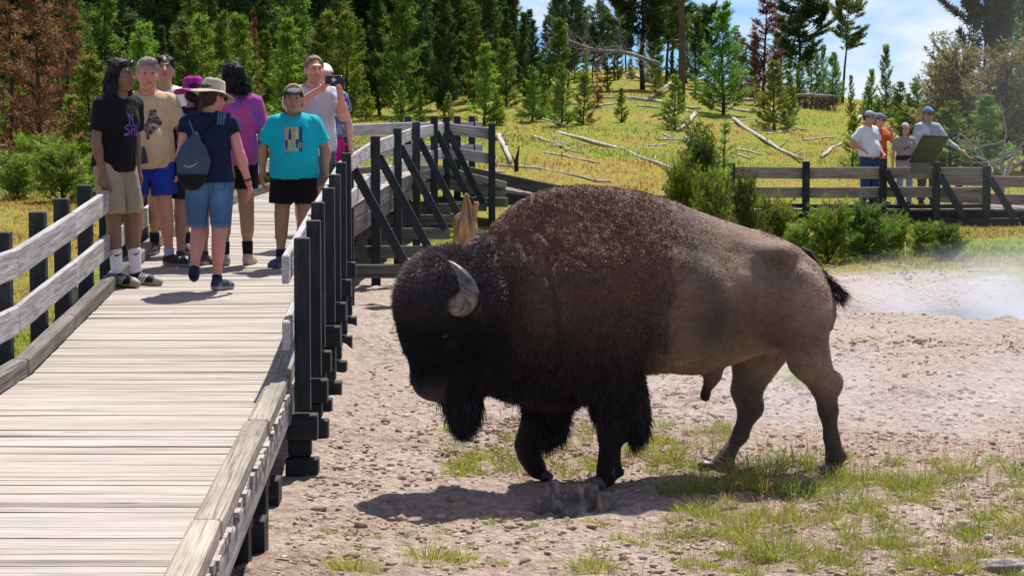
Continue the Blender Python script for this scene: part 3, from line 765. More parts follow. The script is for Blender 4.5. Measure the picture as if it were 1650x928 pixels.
# skin folds on the neck and shoulder, curls on the hump
fold = np.abs(n3(BV * (1, 1, .28), 15, 3)); curl = n3(BV, 26, 6)
nk = np.exp(-((PXB - 870) / 75) ** 2) * sstep(1.60, 1.40, ZB)
disp = front * (1 - headm) * (1 - legm) * ((.003 + .019 * nk) * sstep(0, .22, fold) - .006 + .004 * n3(BV, 62, 17) + 0 * (.014 * (1 + .9 * np.exp(-((PXB - 880) / 70) ** 2)) * sstep(0, .22, fold) - .009 + .003 * curl))
rear = (1 - front) * (1 - legm)
disp += rear * (.006 * n3(BV, 7, 2) + .0035 * n3(BV * (.6, 1, 1.6), 22, 5))
BV = BV + BN * disp[:, None]
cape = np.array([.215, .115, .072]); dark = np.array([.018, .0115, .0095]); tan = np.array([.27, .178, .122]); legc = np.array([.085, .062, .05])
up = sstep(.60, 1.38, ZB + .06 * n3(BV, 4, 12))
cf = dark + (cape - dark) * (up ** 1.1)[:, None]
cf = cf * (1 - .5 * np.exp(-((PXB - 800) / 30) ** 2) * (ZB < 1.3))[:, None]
hd = np.array([.15, .11, .108]) * (.09 + .95 * sstep(.85, 1.36, ZB))[:, None]  # sunlit crown put into the wool colour: lightens upward from the black face
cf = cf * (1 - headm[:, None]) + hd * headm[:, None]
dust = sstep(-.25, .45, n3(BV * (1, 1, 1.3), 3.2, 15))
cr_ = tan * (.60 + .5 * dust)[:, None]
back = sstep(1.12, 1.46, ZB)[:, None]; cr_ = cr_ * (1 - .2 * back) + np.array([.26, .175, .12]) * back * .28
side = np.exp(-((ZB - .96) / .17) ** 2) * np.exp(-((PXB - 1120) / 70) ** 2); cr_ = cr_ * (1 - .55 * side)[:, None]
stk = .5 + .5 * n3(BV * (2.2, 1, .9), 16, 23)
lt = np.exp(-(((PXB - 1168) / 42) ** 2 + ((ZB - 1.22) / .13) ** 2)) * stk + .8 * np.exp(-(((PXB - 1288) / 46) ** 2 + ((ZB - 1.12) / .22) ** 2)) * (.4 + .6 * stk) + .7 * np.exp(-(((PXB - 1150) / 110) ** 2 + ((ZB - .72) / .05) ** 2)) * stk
cr_ = cr_ * (1 + .95 * lt)[:, None]  # sun highlight on ribs and hip painted in, beside tan thigh and belly
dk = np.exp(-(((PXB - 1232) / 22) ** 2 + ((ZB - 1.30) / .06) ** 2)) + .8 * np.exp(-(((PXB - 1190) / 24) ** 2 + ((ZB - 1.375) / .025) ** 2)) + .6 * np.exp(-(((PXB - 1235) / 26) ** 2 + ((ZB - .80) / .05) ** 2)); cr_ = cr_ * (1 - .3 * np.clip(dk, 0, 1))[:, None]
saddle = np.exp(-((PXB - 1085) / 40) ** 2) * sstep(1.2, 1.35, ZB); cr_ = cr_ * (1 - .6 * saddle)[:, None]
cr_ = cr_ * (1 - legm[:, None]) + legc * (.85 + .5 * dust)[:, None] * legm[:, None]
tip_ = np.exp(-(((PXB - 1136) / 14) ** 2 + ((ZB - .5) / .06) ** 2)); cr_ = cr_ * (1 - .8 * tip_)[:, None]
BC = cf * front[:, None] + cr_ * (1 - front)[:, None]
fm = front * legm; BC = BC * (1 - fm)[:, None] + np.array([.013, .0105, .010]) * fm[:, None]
BC = BC * (1 - mz[:, None]) + np.array([.040, .033, .033]) * mz[:, None]
def hide_mat():
    m = NT('bison_hide'); c = m.attr('Col'); p = m.coord()
    n = m.noise(m.mapping(p, (30, 30, 55)), 1.0, 5, .65); n2 = m.noise(p, 8, 5, .6); n4 = m.noise(m.mapping(p, (60, 60, 220)), 1.0, 3, .6)
    col = m.mix(1.0, c, m.ramp(n, [(.3, .72), (.7, 1.2)]), 'MULTIPLY'); col = m.mix(1.0, col, m.ramp(n2, [(.3, .78), (.7, 1.15)]), 'MULTIPLY')
    m.bump(m.math('ADD', n, m.math('MULTIPLY', n4, .6)), .55, .012); m.b.inputs['Sheen Weight'].default_value = .12; m.b.inputs['Sheen Roughness'].default_value = .4
    return m.fin(col, .72, .2)
M['hide'] = hide_mat()
def fur_mat():
    m = NT('fur_strands'); c = m.attr('Col'); m.b.inputs['Sheen Weight'].default_value = .25; m.b.inputs['Sheen Roughness'].default_value = .35
    return m.fin(c, .5, .3)
M['fur'] = fur_mat()
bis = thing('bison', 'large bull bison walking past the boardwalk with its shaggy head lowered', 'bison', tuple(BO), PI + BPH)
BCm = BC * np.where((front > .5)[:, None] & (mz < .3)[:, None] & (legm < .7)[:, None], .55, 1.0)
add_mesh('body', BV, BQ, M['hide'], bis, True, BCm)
br = np.random.default_rng(11)
BN = vnormals(BV, BQ)
def fur(name, n, wgt, length, width, comb, lean, jit, cmul=1.0, tipc=1.25, droop=0.0, seed=1, clump=0.0, cols=None):
    t, bc = tri_points(BV, BQ, n, br, wgt)
    P = np.einsum('nij,ni->nj', BV[t], bc); N = np.einsum('nij,ni->nj', BN[t], bc); N /= np.linalg.norm(N, axis=1)[:, None] + 1e-9
    C = np.einsum('nij,ni->nj', (BC if cols is None else cols)[t], bc)
    cb = comb(P) if callable(comb) else np.tile(np.asarray(comb, float), (n, 1))
    cb = cb - N * (cb * N).sum(1)[:, None]; cb /= np.linalg.norm(cb, axis=1)[:, None] + 1e-6
    cl = np.stack([n3(P, clump, 31), n3(P, clump, 37), n3(P, clump, 41)], 1) if clump else 0
    D = N * lean + cb * (1 - lean * .5) + br.normal(size=(n, 3)) * jit + cl * (.8 if clump else 0)
    Lg = (length(P) if callable(length) else length) * br.uniform(.65, 1.2, n)
    C = C * cmul * br.uniform(.65, 1.35, n)[:, None]
    if clump: C = C * (1 + .30 * n3(P, clump * 1.1, 45))[:, None]
    bend = np.tile([0, 0, -droop], (n, 1))
    return ribbons(name, P - N * .004, D, Lg, width * br.uniform(.7, 1.3, n), C, M['fur'], bis, bend, tipc, seed)
body_f = front * (1 - headm) * (1 - sstep(.45, .2, ZB) * 0) * (ZB > .42)
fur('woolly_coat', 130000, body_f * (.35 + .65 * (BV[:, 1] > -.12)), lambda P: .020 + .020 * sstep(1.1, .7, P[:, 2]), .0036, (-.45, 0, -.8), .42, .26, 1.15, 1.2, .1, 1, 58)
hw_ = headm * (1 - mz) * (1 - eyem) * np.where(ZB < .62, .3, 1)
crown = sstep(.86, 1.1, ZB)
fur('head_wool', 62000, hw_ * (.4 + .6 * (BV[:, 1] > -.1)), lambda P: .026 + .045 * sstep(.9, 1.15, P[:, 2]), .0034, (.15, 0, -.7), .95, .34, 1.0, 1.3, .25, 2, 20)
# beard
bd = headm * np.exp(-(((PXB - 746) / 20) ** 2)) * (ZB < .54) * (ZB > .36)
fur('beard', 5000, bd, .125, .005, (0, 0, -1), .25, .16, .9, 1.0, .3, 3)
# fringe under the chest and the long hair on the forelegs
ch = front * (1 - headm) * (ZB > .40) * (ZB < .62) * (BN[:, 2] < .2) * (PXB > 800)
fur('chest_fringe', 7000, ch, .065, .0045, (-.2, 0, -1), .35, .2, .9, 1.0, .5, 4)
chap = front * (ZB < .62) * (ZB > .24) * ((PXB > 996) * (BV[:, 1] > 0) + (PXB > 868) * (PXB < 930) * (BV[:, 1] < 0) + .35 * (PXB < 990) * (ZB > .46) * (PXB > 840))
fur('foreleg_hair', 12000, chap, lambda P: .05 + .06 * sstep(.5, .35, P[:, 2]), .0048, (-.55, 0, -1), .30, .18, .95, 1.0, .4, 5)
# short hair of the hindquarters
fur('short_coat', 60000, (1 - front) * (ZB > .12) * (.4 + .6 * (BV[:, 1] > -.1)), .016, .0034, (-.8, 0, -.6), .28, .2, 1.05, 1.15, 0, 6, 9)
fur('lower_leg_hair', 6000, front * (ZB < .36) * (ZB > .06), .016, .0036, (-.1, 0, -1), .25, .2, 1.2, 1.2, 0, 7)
# horns
def horn_mat():
    m = NT('horn'); c = m.attr('Col'); g = m.attr('grain', 'Vector'); n = m.noise(m.mapping(g, (40, 8, 8)), 1.0, 4, .6); n2 = m.noise(m.mapping(g, (9, 30, 30)), 1.0, 4, .7)
    m.bump(m.math('ADD', n, n2), .4, .006); col = m.mix(1.0, c, m.ramp(n2, [(.36, .22), (.6, 1.25)]), 'MULTIPLY')
    return m.fin(m.mix(1.0, col, m.ramp(n, [(.3, .7), (.7, 1.15)]), 'MULTIPLY'), .42, .45)
M['horn'] = horn_mat()
hp = [(728, 488, .17, .064), (740, 492, .235, .070), (751, 487, .275, .067), (756, 474, .305, .058), (753, 458, .315, .047), (745, 442, .305, .033), (734, 430, .285, .019), (722, 420, .26, .004)]
hp_ = np.array([[*bp(a, b, c), r_] for a, b, c, r_ in hp]); tt_ = np.linspace(0, 7, 29)
hs = np.stack([np.interp(tt_, range(8), hp_[:, i]) for i in range(4)], 1)
for _ in range(2): hs[1:-1] = (hs[:-2] + 2 * hs[1:-1] + hs[2:]) / 4
hc = np.array([np.interp(np.linspace(0, 1, 29), [0, .4, .6, 1], [a, b, c_, d_]) for a, b, c_, d_ in zip((.25, .20, .15), (.24, .20, .165), (.085, .08, .08), (.20, .19, .185))]).T
for sg in (1, -1):
    m = MB(); m.tube(hs[:, :3] * (1, sg, 1), hs[:, 3], 14); m.C = [np.repeat(hc, 14, 0)]; m.build('horn', M['horn'], bis, True)
# eyes, hooves
for sg in (1, -1):
    e = Field(bp(716, 541, .178 * sg) - .05, bp(716, 541, .178 * sg) + .05, .005).ell(bp(717, 541, .178 * sg), (.025, .026, .022)); v, q = e.mesh(); add_mesh('eye', v, q, M['gloss'], bis, True, (.012, .008, .006))
for (px, py, v_, tx, ty, fw) in ((968, 783, .21, 981, 768, 1.0), (1330, 764, .19, 1345, 748, 1.0), (1139, 771, -.17, 1155, 757, 1.0), (878, 772, -.2, 866, 757, .9)):
    a = bp(tx, ty, v_); b = bp(px, py, v_); lo = np.minimum(a, b) - .14
    if py > 775 or px > 1100: b[2] = max(b[2], gz(*(BO + bH * b[0] + bL * b[1])[:2]) - BO[2] + .008)
    e = Field(lo, np.maximum(a, b) + .14, .007)
    for s2 in (.024, -.024): e.cone(a + (0, s2 * .8, 0), b + (.02 * (px < 1100 and px > 900), s2, .02), .036, .045 * fw, .012, (1.15, .66, .8))
    if px != 878: e.cutplane((0, 0, b[2] - .012), (0, 0, -1))
    v, q = e.mesh(); add_mesh('hoof', v, q, M['horn'], bis, True, (.075, .085, .095) if px == 968 else (.06, .055, .055), v)
# tail: black switch curling off the rump
tp = np.array([bp(1290, 403, .02), bp(1303, 410, .03), bp(1313, 424, .04), bp(1321, 440, .05), bp(1330, 452, .06), bp(1340, 461, .06), bp(1348, 468, .06)])
MB().tube(tp, [.030, .030, .026, .022, .02, .02, .016], 10, (.014, .011, .010)).build('tail', M['hide'], bis, True)
n = 1500; k = br.integers(3, 7, n); P = tp[k] + br.normal(size=(n, 3)) * .014; D = np.tile(bp(1349, 484, .06) - bp(1336, 456, .06), (n, 1)); D /= np.linalg.norm(D[0]); D = D + br.normal(size=(n, 3)) * .38
ribbons('tail_tuft', P, D, br.uniform(.05, .12, n), .004, np.array([.016, .013, .013]), M['fur'], bis, np.tile([-.25, 0, -.1], (n, 1)))
# ------------------------------------------------------------------ people
def A3(*v): return np.array(v, float)
def Rz(a): c, s = math.cos(a), math.sin(a); return np.array([[c, -s, 0], [s, c, 0], [0, 0, 1]])
def Rx(a): c, s = math.cos(a), math.sin(a); return np.array([[1, 0, 0], [0, c, -s], [0, s, c]])
def Ry(a): c, s = math.cos(a), math.sin(a); return np.array([[c, 0, s], [0, 1, 0], [-s, 0, c]])
FONT = {'S': ('.####', '#....', '#....', '.###.', '....#', '....#', '####.'), 'A': ('.###.', '#...#', '#...#', '#####', '#...#', '#...#', '#...#'), 'L': ('#....', '#....', '#....', '#....', '#....', '#....', '#####'),
        'N': ('#...#', '##..#', '##..#', '#.#.#', '#..##', '#..##', '#...#'), 'I': ('###', '.#.', '.#.', '.#.', '.#.', '.#.', '###'), 'F': ('#####', '#....', '#....', '####.', '#....', '#....', '#....'), 'E': ('#####', '#....', '#....', '####.', '#....', '#....', '#####')}
def in_text(txt, a, b, x0, z0, h):
    """is (a, b) inside the text whose lower left corner is x0, z0 and whose letters are h tall"""
    row = 6 - int((b - z0) / h * 7); c = (a - x0) / h * 7
    if row < 0 or row > 6 or c < 0: return False
    for ch in txt:
        g = FONT[ch]; wd = len(g[0])
        if c < wd: return g[row][int(c)] == '#'
        c -= wd + 1
        if c < 0: return False
    return False
def in_poly(p, a, b):
    ins = False; n = len(p)
    for i in range(n):
        (x1, y1), (x2, y2) = p[i], p[i - 1]
        if (y1 > b) != (y2 > b) and a < (x2 - x1) * (b - y1) / (y2 - y1) + x1: ins = not ins
    return ins
def print_on(name, V, Q, fn, rect, n, parent, yaw=0.0, mat=None, off=.004):
    """a printed picture: a fine grid laid onto the cloth, each small cell with its own ink colour"""
    bvh = BVHTree.FromPolygons(V.tolist(), Q.tolist()); (x0, z0, x1, z1) = rect; nx, nz = n; R = Rz(yaw); d = Vector(R @ A3(0, 1, 0)); P = {}; out = MB()
    def hit(i, j):
        if (i, j) not in P:
            a = x0 + (x1 - x0) * i / nx; b = z0 + (z1 - z0) * j / nz; o = R @ A3(a, -.6, b)
            h = bvh.ray_cast(Vector(o), d, 1.2); P[(i, j)] = None if h[0] is None else np.array(h[0]) - np.array(d) * off
        return P[(i, j)]
    for i in range(nx):
        for j in range(nz):
            c = fn(x0 + (x1 - x0) * (i + .5) / nx, z0 + (z1 - z0) * (j + .5) / nz)
            if c is None: continue
            q = [hit(i, j), hit(i + 1, j), hit(i + 1, j + 1), hit(i, j + 1)]
            if any(v is None for v in q) or max(np.linalg.norm(q[k] - q[k-1]) for k in range(4)) > .05: continue
            out.raw(q, [(0, 1, 2, 3)], c)
    if out.n: return out.build(name, mat or M['cloth'], parent)

SKIN = dict(fair=(.60, .36, .27), ruddy=(.62, .275, .21), tan=(.42, .245, .155), brown=(.235, .125, .075), olive=(.36, .205, .13))
HAIRC = dict(black=(.008, .007, .007), grey=(.34, .29, .25), dark=(.022, .014, .010), brown=(.06, .035, .02), auburn=(.13, .05, .025), blond=(.22, .15, .09), pinkdark=(.10, .03, .05))
def person(label, loc, rz, H=1.75, skin='fair', hair='short', hairc='dark', g=1.0, gl=1.0, J={}, yaw=0, pitch=0, roll=0, headk=1.0, hand_curl=(.5, .5), palm=None,
           shirt=None, sleeve=.55, hem=.86, shorts=None, leg=.8, loose=.03, sock=None, sockh=.22, shoe=(.03, .03, .035), sole=(.5, .5, .5), foot=(-12, 12), footpitch=(0, 0), footz=(0, 0),
           hat=None, hatc=(.5, .45, .36), stubble=0.0, shades=None, fine=True, group=None, shirt_fn=None, shorts_fn=None, vox=None, print_fn=None, female=False, trouser=False, shade_up=False, belly=0.0, hatfront=None):
    t = thing('person', label, 'person', tuple(loc), rz, group); k = H / 1.75; t.scale = (k, k, k)
    j = dict(hipA=(-.09, 0, .92), kneeA=(-.105, -.015, .50), ankA=(-.11, .02, .09), hipB=(.09, 0, .92), kneeB=(.105, -.015, .50), ankB=(.11, .02, .09),
             shA=(-.178, .01, 1.405), elA=(-.245, .03, 1.13), wrA=(-.262, -.02, .885), shB=(.178, .01, 1.405), elB=(.245, .03, 1.13), wrB=(.262, -.02, .885),
             pel=(0, 0, .95), waist=(0, 0, 1.08), chest=(0, .005, 1.28), neck=(0, .015, 1.44), head=(0, -.015, 1.632))
    j.update(J); j = {a: A3(*b) for a, b in j.items()}
    if female: gw, gs = .9, .9
    else: gw, gs = 1.0, 1.0
    vb = vox or (.0125 if fine else .017)
    pts = np.array(list(j.values())); lo, hi = pts.min(0) - .24, pts.max(0) + .2; lo[2] = min(lo[2], -.02)
    def torso(f, off=0.0, hang=None):
        f.cone(j['pel'] + (-.06, 0, 0), j['pel'] + (.06, 0, 0), .118 * (1.06 if female else 1) * (g * .4 + .6), .118 * (1.06 if female else 1) * (g * .4 + .6), .05, (1, .92, 1.0), off=off)
        f.cone(j['pel'], j['waist'], .125 * g, .122 * g * gw, .06, (1.12, .86, 1), off=off)
        f.cone(j['waist'], j['chest'], .122 * g * gw, .135 * (g * .5 + .5) * gs, .06, (1.12, .84, 1), off=off)
        f.cone(j['chest'] + (-.05, .0, .02), j['chest'] + (.05, 0, .02), .115 * (g * .4 + .6), .115 * (g * .4 + .6), .05, (1, .9, 1.1), off=off)
        sa, sb = j['shA'], j['shB']; f.cone(sa * .8 + sb * .2, sb * .8 + sa * .2, .06, .06, .06, off=off)
        f.cone(sa * .85 + sb * .15 , j['neck'] + (-.02, 0, .01), .045, .045, .05, off=off); f.cone(sb * .85 + sa * .15, j['neck'] + (.02, 0, .01), .045, .045, .05, off=off)
        if belly: f.ell(j['waist'] + (0, -.06 - .04 * belly, -.03), A3(.135, .11, .13) * (1 + .2 * belly), .07, off=off)
        if female: f.ell(j['chest'] + (-.07, -.085, 0), (.06, .055, .065), .05, off=off); f.ell(j['chest'] + (.07, -.085, 0), (.06, .055, .065), .05, off=off)
    # ---- one continuous body
    f = Field(lo, hi, vb); torso(f, -.008)
    f.cone(j['neck'] + (0, 0, -.03), j['head'] + (0, .02, -.06), .062 * (.85 if female else 1), .055 * (.85 if female else 1), .04)
    for s_ in 'AB':
        f.cone(j['sh' + s_], j['el' + s_], .054 * gl, .040 * gl, .04); f.cone(j['el' + s_], j['wr' + s_], .041 * gl, .027 * (gl * .5 + .5), .025)
        m_ = j['el' + s_] * .72 + j['wr' + s_] * .28; f.ell(m_, A3(.043, .043, .055) * gl, .03)
        f.cone(j['hip' + s_], j['knee' + s_], .092 * gl, .060 * gl, .05); f.cone(j['knee' + s_], j['ank' + s_], .057 * gl, .037, .03)
        d_ = j['ank' + s_] - j['knee' + s_]; back = A3(0, 1, 0) - d_ * (d_[1] / (d_ @ d_)); f.cone(j['knee' + s_] + d_ * .2 + back * .018, j['knee' + s_] + d_ * .48 + back * .018, .05 * gl, .046 * gl, .04)
    V, Q = f.mesh(); V = smooth_verts(V, Q, 2); sk = np.array(SKIN[skin]); C = np.tile(sk, (len(V), 1)) * (1 + .10 * n3(V, 7, 3))[:, None]
    parts = [(V, Q, C)]
    # ---- head
    hx = Field((-.12, -.16, -.19), (.12, .14, .15), .0058 if fine else .0095)
    hx.ell((0, .018, .032), (.077, .098, .088), .02).ell((0, -.028, -.035), (.066, .072, .085), .035).ell((0, -.042, -.088), (.042, .048, .034), .035)
    for s_ in (1, -1): hx.ell((s_ * .040, -.058, -.032), (.028, .03, .028), .03).ell((s_ * .079, .018, -.008), (.011, .021, .033), .012)
    hx.ell((0, -.086, .030), (.052, .018, .012), .018)
    for s_ in (1, -1): hx.ell((s_ * .031, -.107, .006), (.019, .017, .012), .014, op='s'); hx.ell((s_ * .031, -.086, .006), (.0145, .0145, .0125), .004)
    hx.cone((0, -.098, .010), (0, -.119, -.033), .010, .0145, .012).ell((0, -.108, -.038), (.021, .012, .010), .010)
    hx.ell((0, -.095, -.062), (.024, .013, .006), .008).ell((0, -.093, -.074), (.021, .013, .007), .008)
    hx.cone((0, .022, -.06), (0, .03, -.16), .056 if not female else .047, .055 if not female else .047, .03)
    v, q = hx.mesh(); v = smooth_verts(v, q, 1, .35); c = np.tile(sk, (len(v), 1))
    def blob(p, r_): return np.exp(-(((v - A3(*p)) / A3(*r_)) ** 2).sum(1) ** 2)
    red = blob((.04, -.085, -.03), (.03, .04, .03)) + blob((-.04, -.085, -.03), (.03, .04, .03)) + blob((0, -.12, -.03), (.02, .03, .02)); c *= 1 + red[:, None] * A3(.10, -.10, -.12)
    if stubble:
        b_ = np.clip(sstep(-.03, -.055, v[:, 2]) * sstep(.03, -.02, v[:, 1]) * (v[:, 2] > -.14), 0, 1) * (1 - blob((0, -.1, -.068), (.022, .03, .010))); c = c * (1 - stubble * b_[:, None]) + np.array(HAIRC[hairc]) * 1.5 * stubble * b_[:, None]
    lip = blob((0, -.105, -.068), (.025, .03, .011)); c = c * (1 - .6 * lip[:, None]) + A3(.33, .12, .10) * .6 * lip[:, None] * (sk[0] / .5)
    ml = blob((0, -.105, -.068), (.021, .03, .0032)); c *= (1 - .75 * ml)[:, None]
    for s_ in (1, -1):
        w_ = blob((s_ * .031, -.10, .006), (.0145, .02, .0055)); c = c * (1 - w_[:, None]) + A3(.38, .34, .32) * w_[:, None]
        w_ = blob((s_ * .031, -.105, .006), (.0068, .02, .0068)); c = c * (1 - w_[:, None]) + A3(.012, .010, .008) * w_[:, None]
        w_ = blob((s_ * .031, -.10, .0135), (.019, .02, .0042)); c *= (1 - .85 * w_)[:, None]
        w_ = blob((s_ * .032, -.10, .029), (.020, .03, .0062)); hc_ = np.array(HAIRC[hairc]); c = c * (1 - .8 * w_[:, None]) + hc_ * .8 * w_[:, None]
        c *= (1 - .6 * blob((s_ * .009, -.115, -.045), (.006, .01, .004)))[:, None]
    HR = Rz(math.radians(yaw)) @ Rx(math.radians(-pitch)) @ Ry(math.radians(roll))
    def hv(v_): return (v_ * headk) @ HR.T + j['head'] + (0, 0, (headk - 1) * .08)
    parts.append((hv(v), q, c))
    # ---- hands: palm, four bent fingers and a thumb each
    for n_, s_ in enumerate('AB'):
        wr = j['wr' + s_]; d_ = wr - j['el' + s_]; d_ /= np.linalg.norm(d_)
        if palm and palm[n_] is not None:
            d2, pn = palm[n_]; d_ = A3(*d2) / np.linalg.norm(d2); nn = A3(*pn)
        else: nn = A3(1 if s_ == 'A' else -1, .15, 0)      # palm turned to the thigh
        nn = nn - d_ * (nn @ d_); nn /= np.linalg.norm(nn); th = np.cross(nn, d_) * (1 if s_ == 'A' else -1)
        th = th / np.linalg.norm(th)
        h_ = Field(wr - .2, wr + .2, .0062 if fine else .009); cu = hand_curl[n_]
        h_.cone(wr - d_ * .03, wr + d_ * .02, .027, .027, .012); h_.ell(wr + d_ * .058, (.040, .0175, .050), .015, rot=np.stack([th, nn, d_]))
        for i_, L_ in enumerate((.072, .080, .075, .060)):
            b_ = wr + d_ * (.094 - .003 * abs(i_ - 1.3)) + th * (.030 - .0203 * i_); e1 = d_ * math.cos(cu) + nn * math.sin(cu) + th * (.10 - .07 * i_); e2 = d_ * math.cos(2.1 * cu) + nn * math.sin(2.1 * cu) + th * (.05 - .04 * i_)
            e1 /= np.linalg.norm(e1); e2 /= np.linalg.norm(e2); m_ = b_ + e1 * L_ * .55; h_.cone(b_ - d_ * .02, m_, .0098, .0088, .004); h_.cone(m_, m_ + e2 * L_ * .5, .0088, .0072, .003)
        b_ = wr + d_ * .03 + th * .028; e1 = d_ * .72 + th * .62 + nn * (.1 + .5 * cu); e1 /= np.linalg.norm(e1); e2 = d_ * .9 + th * .2 + nn * (.2 + .8 * cu); e2 /= np.linalg.norm(e2)
        h_.cone(b_, b_ + e1 * .045, .016, .0115, .012); h_.cone(b_ + e1 * .045, b_ + e1 * .045 + e2 * .032, .0112, .0085, .004)
        v, q = h_.mesh(); parts.append((v, q, np.tile(sk * A3(1.02, .93, .9), (len(v), 1))))
    o_ = 0; VV, QQ, CC = [], [], []
    for v, q, c in parts: VV.append(v); QQ.append(q + o_); CC.append(c); o_ += len(v)
    add_mesh('body', np.vstack(VV), np.vstack(QQ), M['skin'], t, True, np.vstack(CC))
    out = dict(root=t, j=j, hv=hv, k=k)
    # ---- hair
    if hair:
        hf = Field((-.16, -.16, -.42), (.16, .2, .18), .007 if fine else .011); hc_ = np.array(HAIRC[hairc])
        hf.ell((0, .024, .040), (.085, .106, .093), .01)
        if hair in ('short', 'crop'): hf.ell((0, .05, -.02), (.082, .075, .075), .02)
        if hair == 'short': hf.ell((0, -.045, .102), (.062, .052, .026), .02).ell((.02, -.07, .092), (.042, .030, .020), .02)
        if hair == 'curls':
            for q_ in range(12): a_ = q_ * 2.4; hf.ell((.06 * math.sin(a_), -.055 + .02 * math.cos(a_ * 1.7), .072 + .022 * math.cos(a_)), (.026, .026, .026), .012)
        hf.ell((0, -.105, -.045), (.074, .082, .124), .012, op='s')
        if hair in ('short', 'crop', 'curls'): hf.ell((0, .0, -.13), (.12, .2, .085), .02, op='s')
        if hair == 'crop': hf.ell((0, -.10, .075), (.06, .04, .05), .012, op='s')
        if hair in ('long', 'mid'):
            e_ = -.25 if hair == 'long' else -.17
            for s_ in (1, -1): hf.cone((s_ * .075, .0, .045), (s_ * .088, .012, e_ * .6), .030, .036, .03, (.8, 1.1, 1)); hf.cone((s_ * .088, .012, e_ * .6), (s_ * .082, .005, e_), .036, .018, .02, (.8, 1.1, 1))
            hf.ell((0, .075, -.06), (.095, .055, .12), .03); hf.cone((0, .085, -.1), (0, .085, e_ + .01), .075, .05, .03, (1.15, .55, 1))
        if hair == 'tail': hf.ell((0, .06, -.03), (.08, .06, .07), .03); hf.cone((0, .105, -.03), (-.01, .13, -.15), .035, .02, .02); hf.ell((0, .0, -.16), (.12, .09, .06), .02, op='s')
        v, q = hf.mesh(); nn_ = vnormals(v, q); v = v + nn_ * (.006 * n3(v * (1, 1, .3), 60, 3) + .009 * n3(v, 34, 4))[:, None]
        c = np.tile(hc_, (len(v), 1)) * (1 + .35 * n3(v * (1, 1, .25), 70, 2))[:, None]
        out['hair'] = add_mesh('hair', hv(v), q, M['hair'], t, True, c)
        if fine:
            r_ = np.random.default_rng(len(label)); lg = hair in ('long', 'mid'); n_ = 1500 if lg else 900; tq, bc = tri_points(v, q, n_, r_); Pp = np.einsum('nij,ni->nj', v[tq], bc); N_ = vnormals(v, q); Nn = np.einsum('nij,ni->nj', N_[tq], bc)
            ok_ = (Nn[:, 1] > -.75) | (Pp[:, 2] > .07); Pp, Nn = Pp[ok_], Nn[ok_]
            cb = np.tile(A3(0, .1, -1), (len(Pp), 1)) if hair != 'short' else np.tile(A3(.35, -.9, -.1), (len(Pp), 1)); cb = np.where((Pp[:, 2] > .09)[:, None] & lg, np.sign(Pp[:, :1]) * A3(1, .0, 0) + A3(0, .3, -.2), cb)
            Dd = cb + Nn * (.12 if lg else .55) + r_.normal(size=Pp.shape) * (.10 if lg else .28); hs_ = ribbons('strands', hv(Pp - Nn * .003), Dd @ HR.T, (.085 if lg else .026) * r_.uniform(.6, 1.2, len(Pp)), .0035, hc_ * r_.uniform(.6, 1.7, (len(Pp), 1)), M['hair'], out['hair'], None, 1.1)
    # ---- clothes
    def cloth(name, f, c, amp=.006, fn=None, seed=1, mat=None):
        V, Q = f.mesh(); V = smooth_verts(V, Q, 1); N = vnormals(V, Q)
        w_ = n3(V * (1, 1, .55) + n3(V, 5, 3)[:, None] * .05, 15, seed) + .6 * n3(V * (1.2, 1.2, .4), 30, seed + 3)
        V = V + N * (amp * w_)[:, None]
        C = np.tile(np.array(c, float), (len(V), 1))
        if fn is not None: C = fn(V, C)
        return add_mesh(name, V, Q, mat or M['cloth'], t, True, C), V, Q
    if shirt is not None:
        f = Field(lo, hi, .011 if fine else .0165); torso(f, .014)
        hw_ = .157 * (g * .85 + .15) * (.93 if female else 1)
        f.cone(j['chest'] + (0, -.0, -.05), A3(j['pel'][0], j['pel'][1], hem - .02), hw_ * .93, hw_ * 1.02, .07, (1.08, .80, 1))
        if belly: f.ell(j['waist'] + (0, -.06 - .04 * belly, -.05), A3(.145, .12, .17) * (1 + .2 * belly), .07)
        f.cutplane((0, 0, hem), (0, .04, -.999))
        for s_ in 'AB':
            a_, b_ = j['sh' + s_], j['el' + s_]; fr_ = min(1, sleeve); d_ = (b_ - a_) / np.linalg.norm(b_ - a_); e_ = a_ + (b_ - a_) * fr_
            f.cone(a_, a_ + (b_ - a_) * (fr_ + .1), .060 * gl + .012, (.060 if sleeve < 1 else .05) * gl + .014, .035, cut=(e_, d_) if sleeve <= 1 else None)
            if sleeve > 1:
                a2, b2 = j['el' + s_], j['wr' + s_]; d2 = (b2 - a2) / np.linalg.norm(b2 - a2); f.cone(a2, b2, .052 * gl, .040 * gl, .03, cut=(a2 + (b2 - a2) * (sleeve - 1), d2))
        f.ell(j['neck'] + (0, -.022, .045), (.074, .074, .046), .008, op='s')
        out['shirt'], out['sV'], out['sQ'] = cloth('shirt', f, shirt, .0115, shirt_fn, 1)
        if print_fn: print_fn(out)
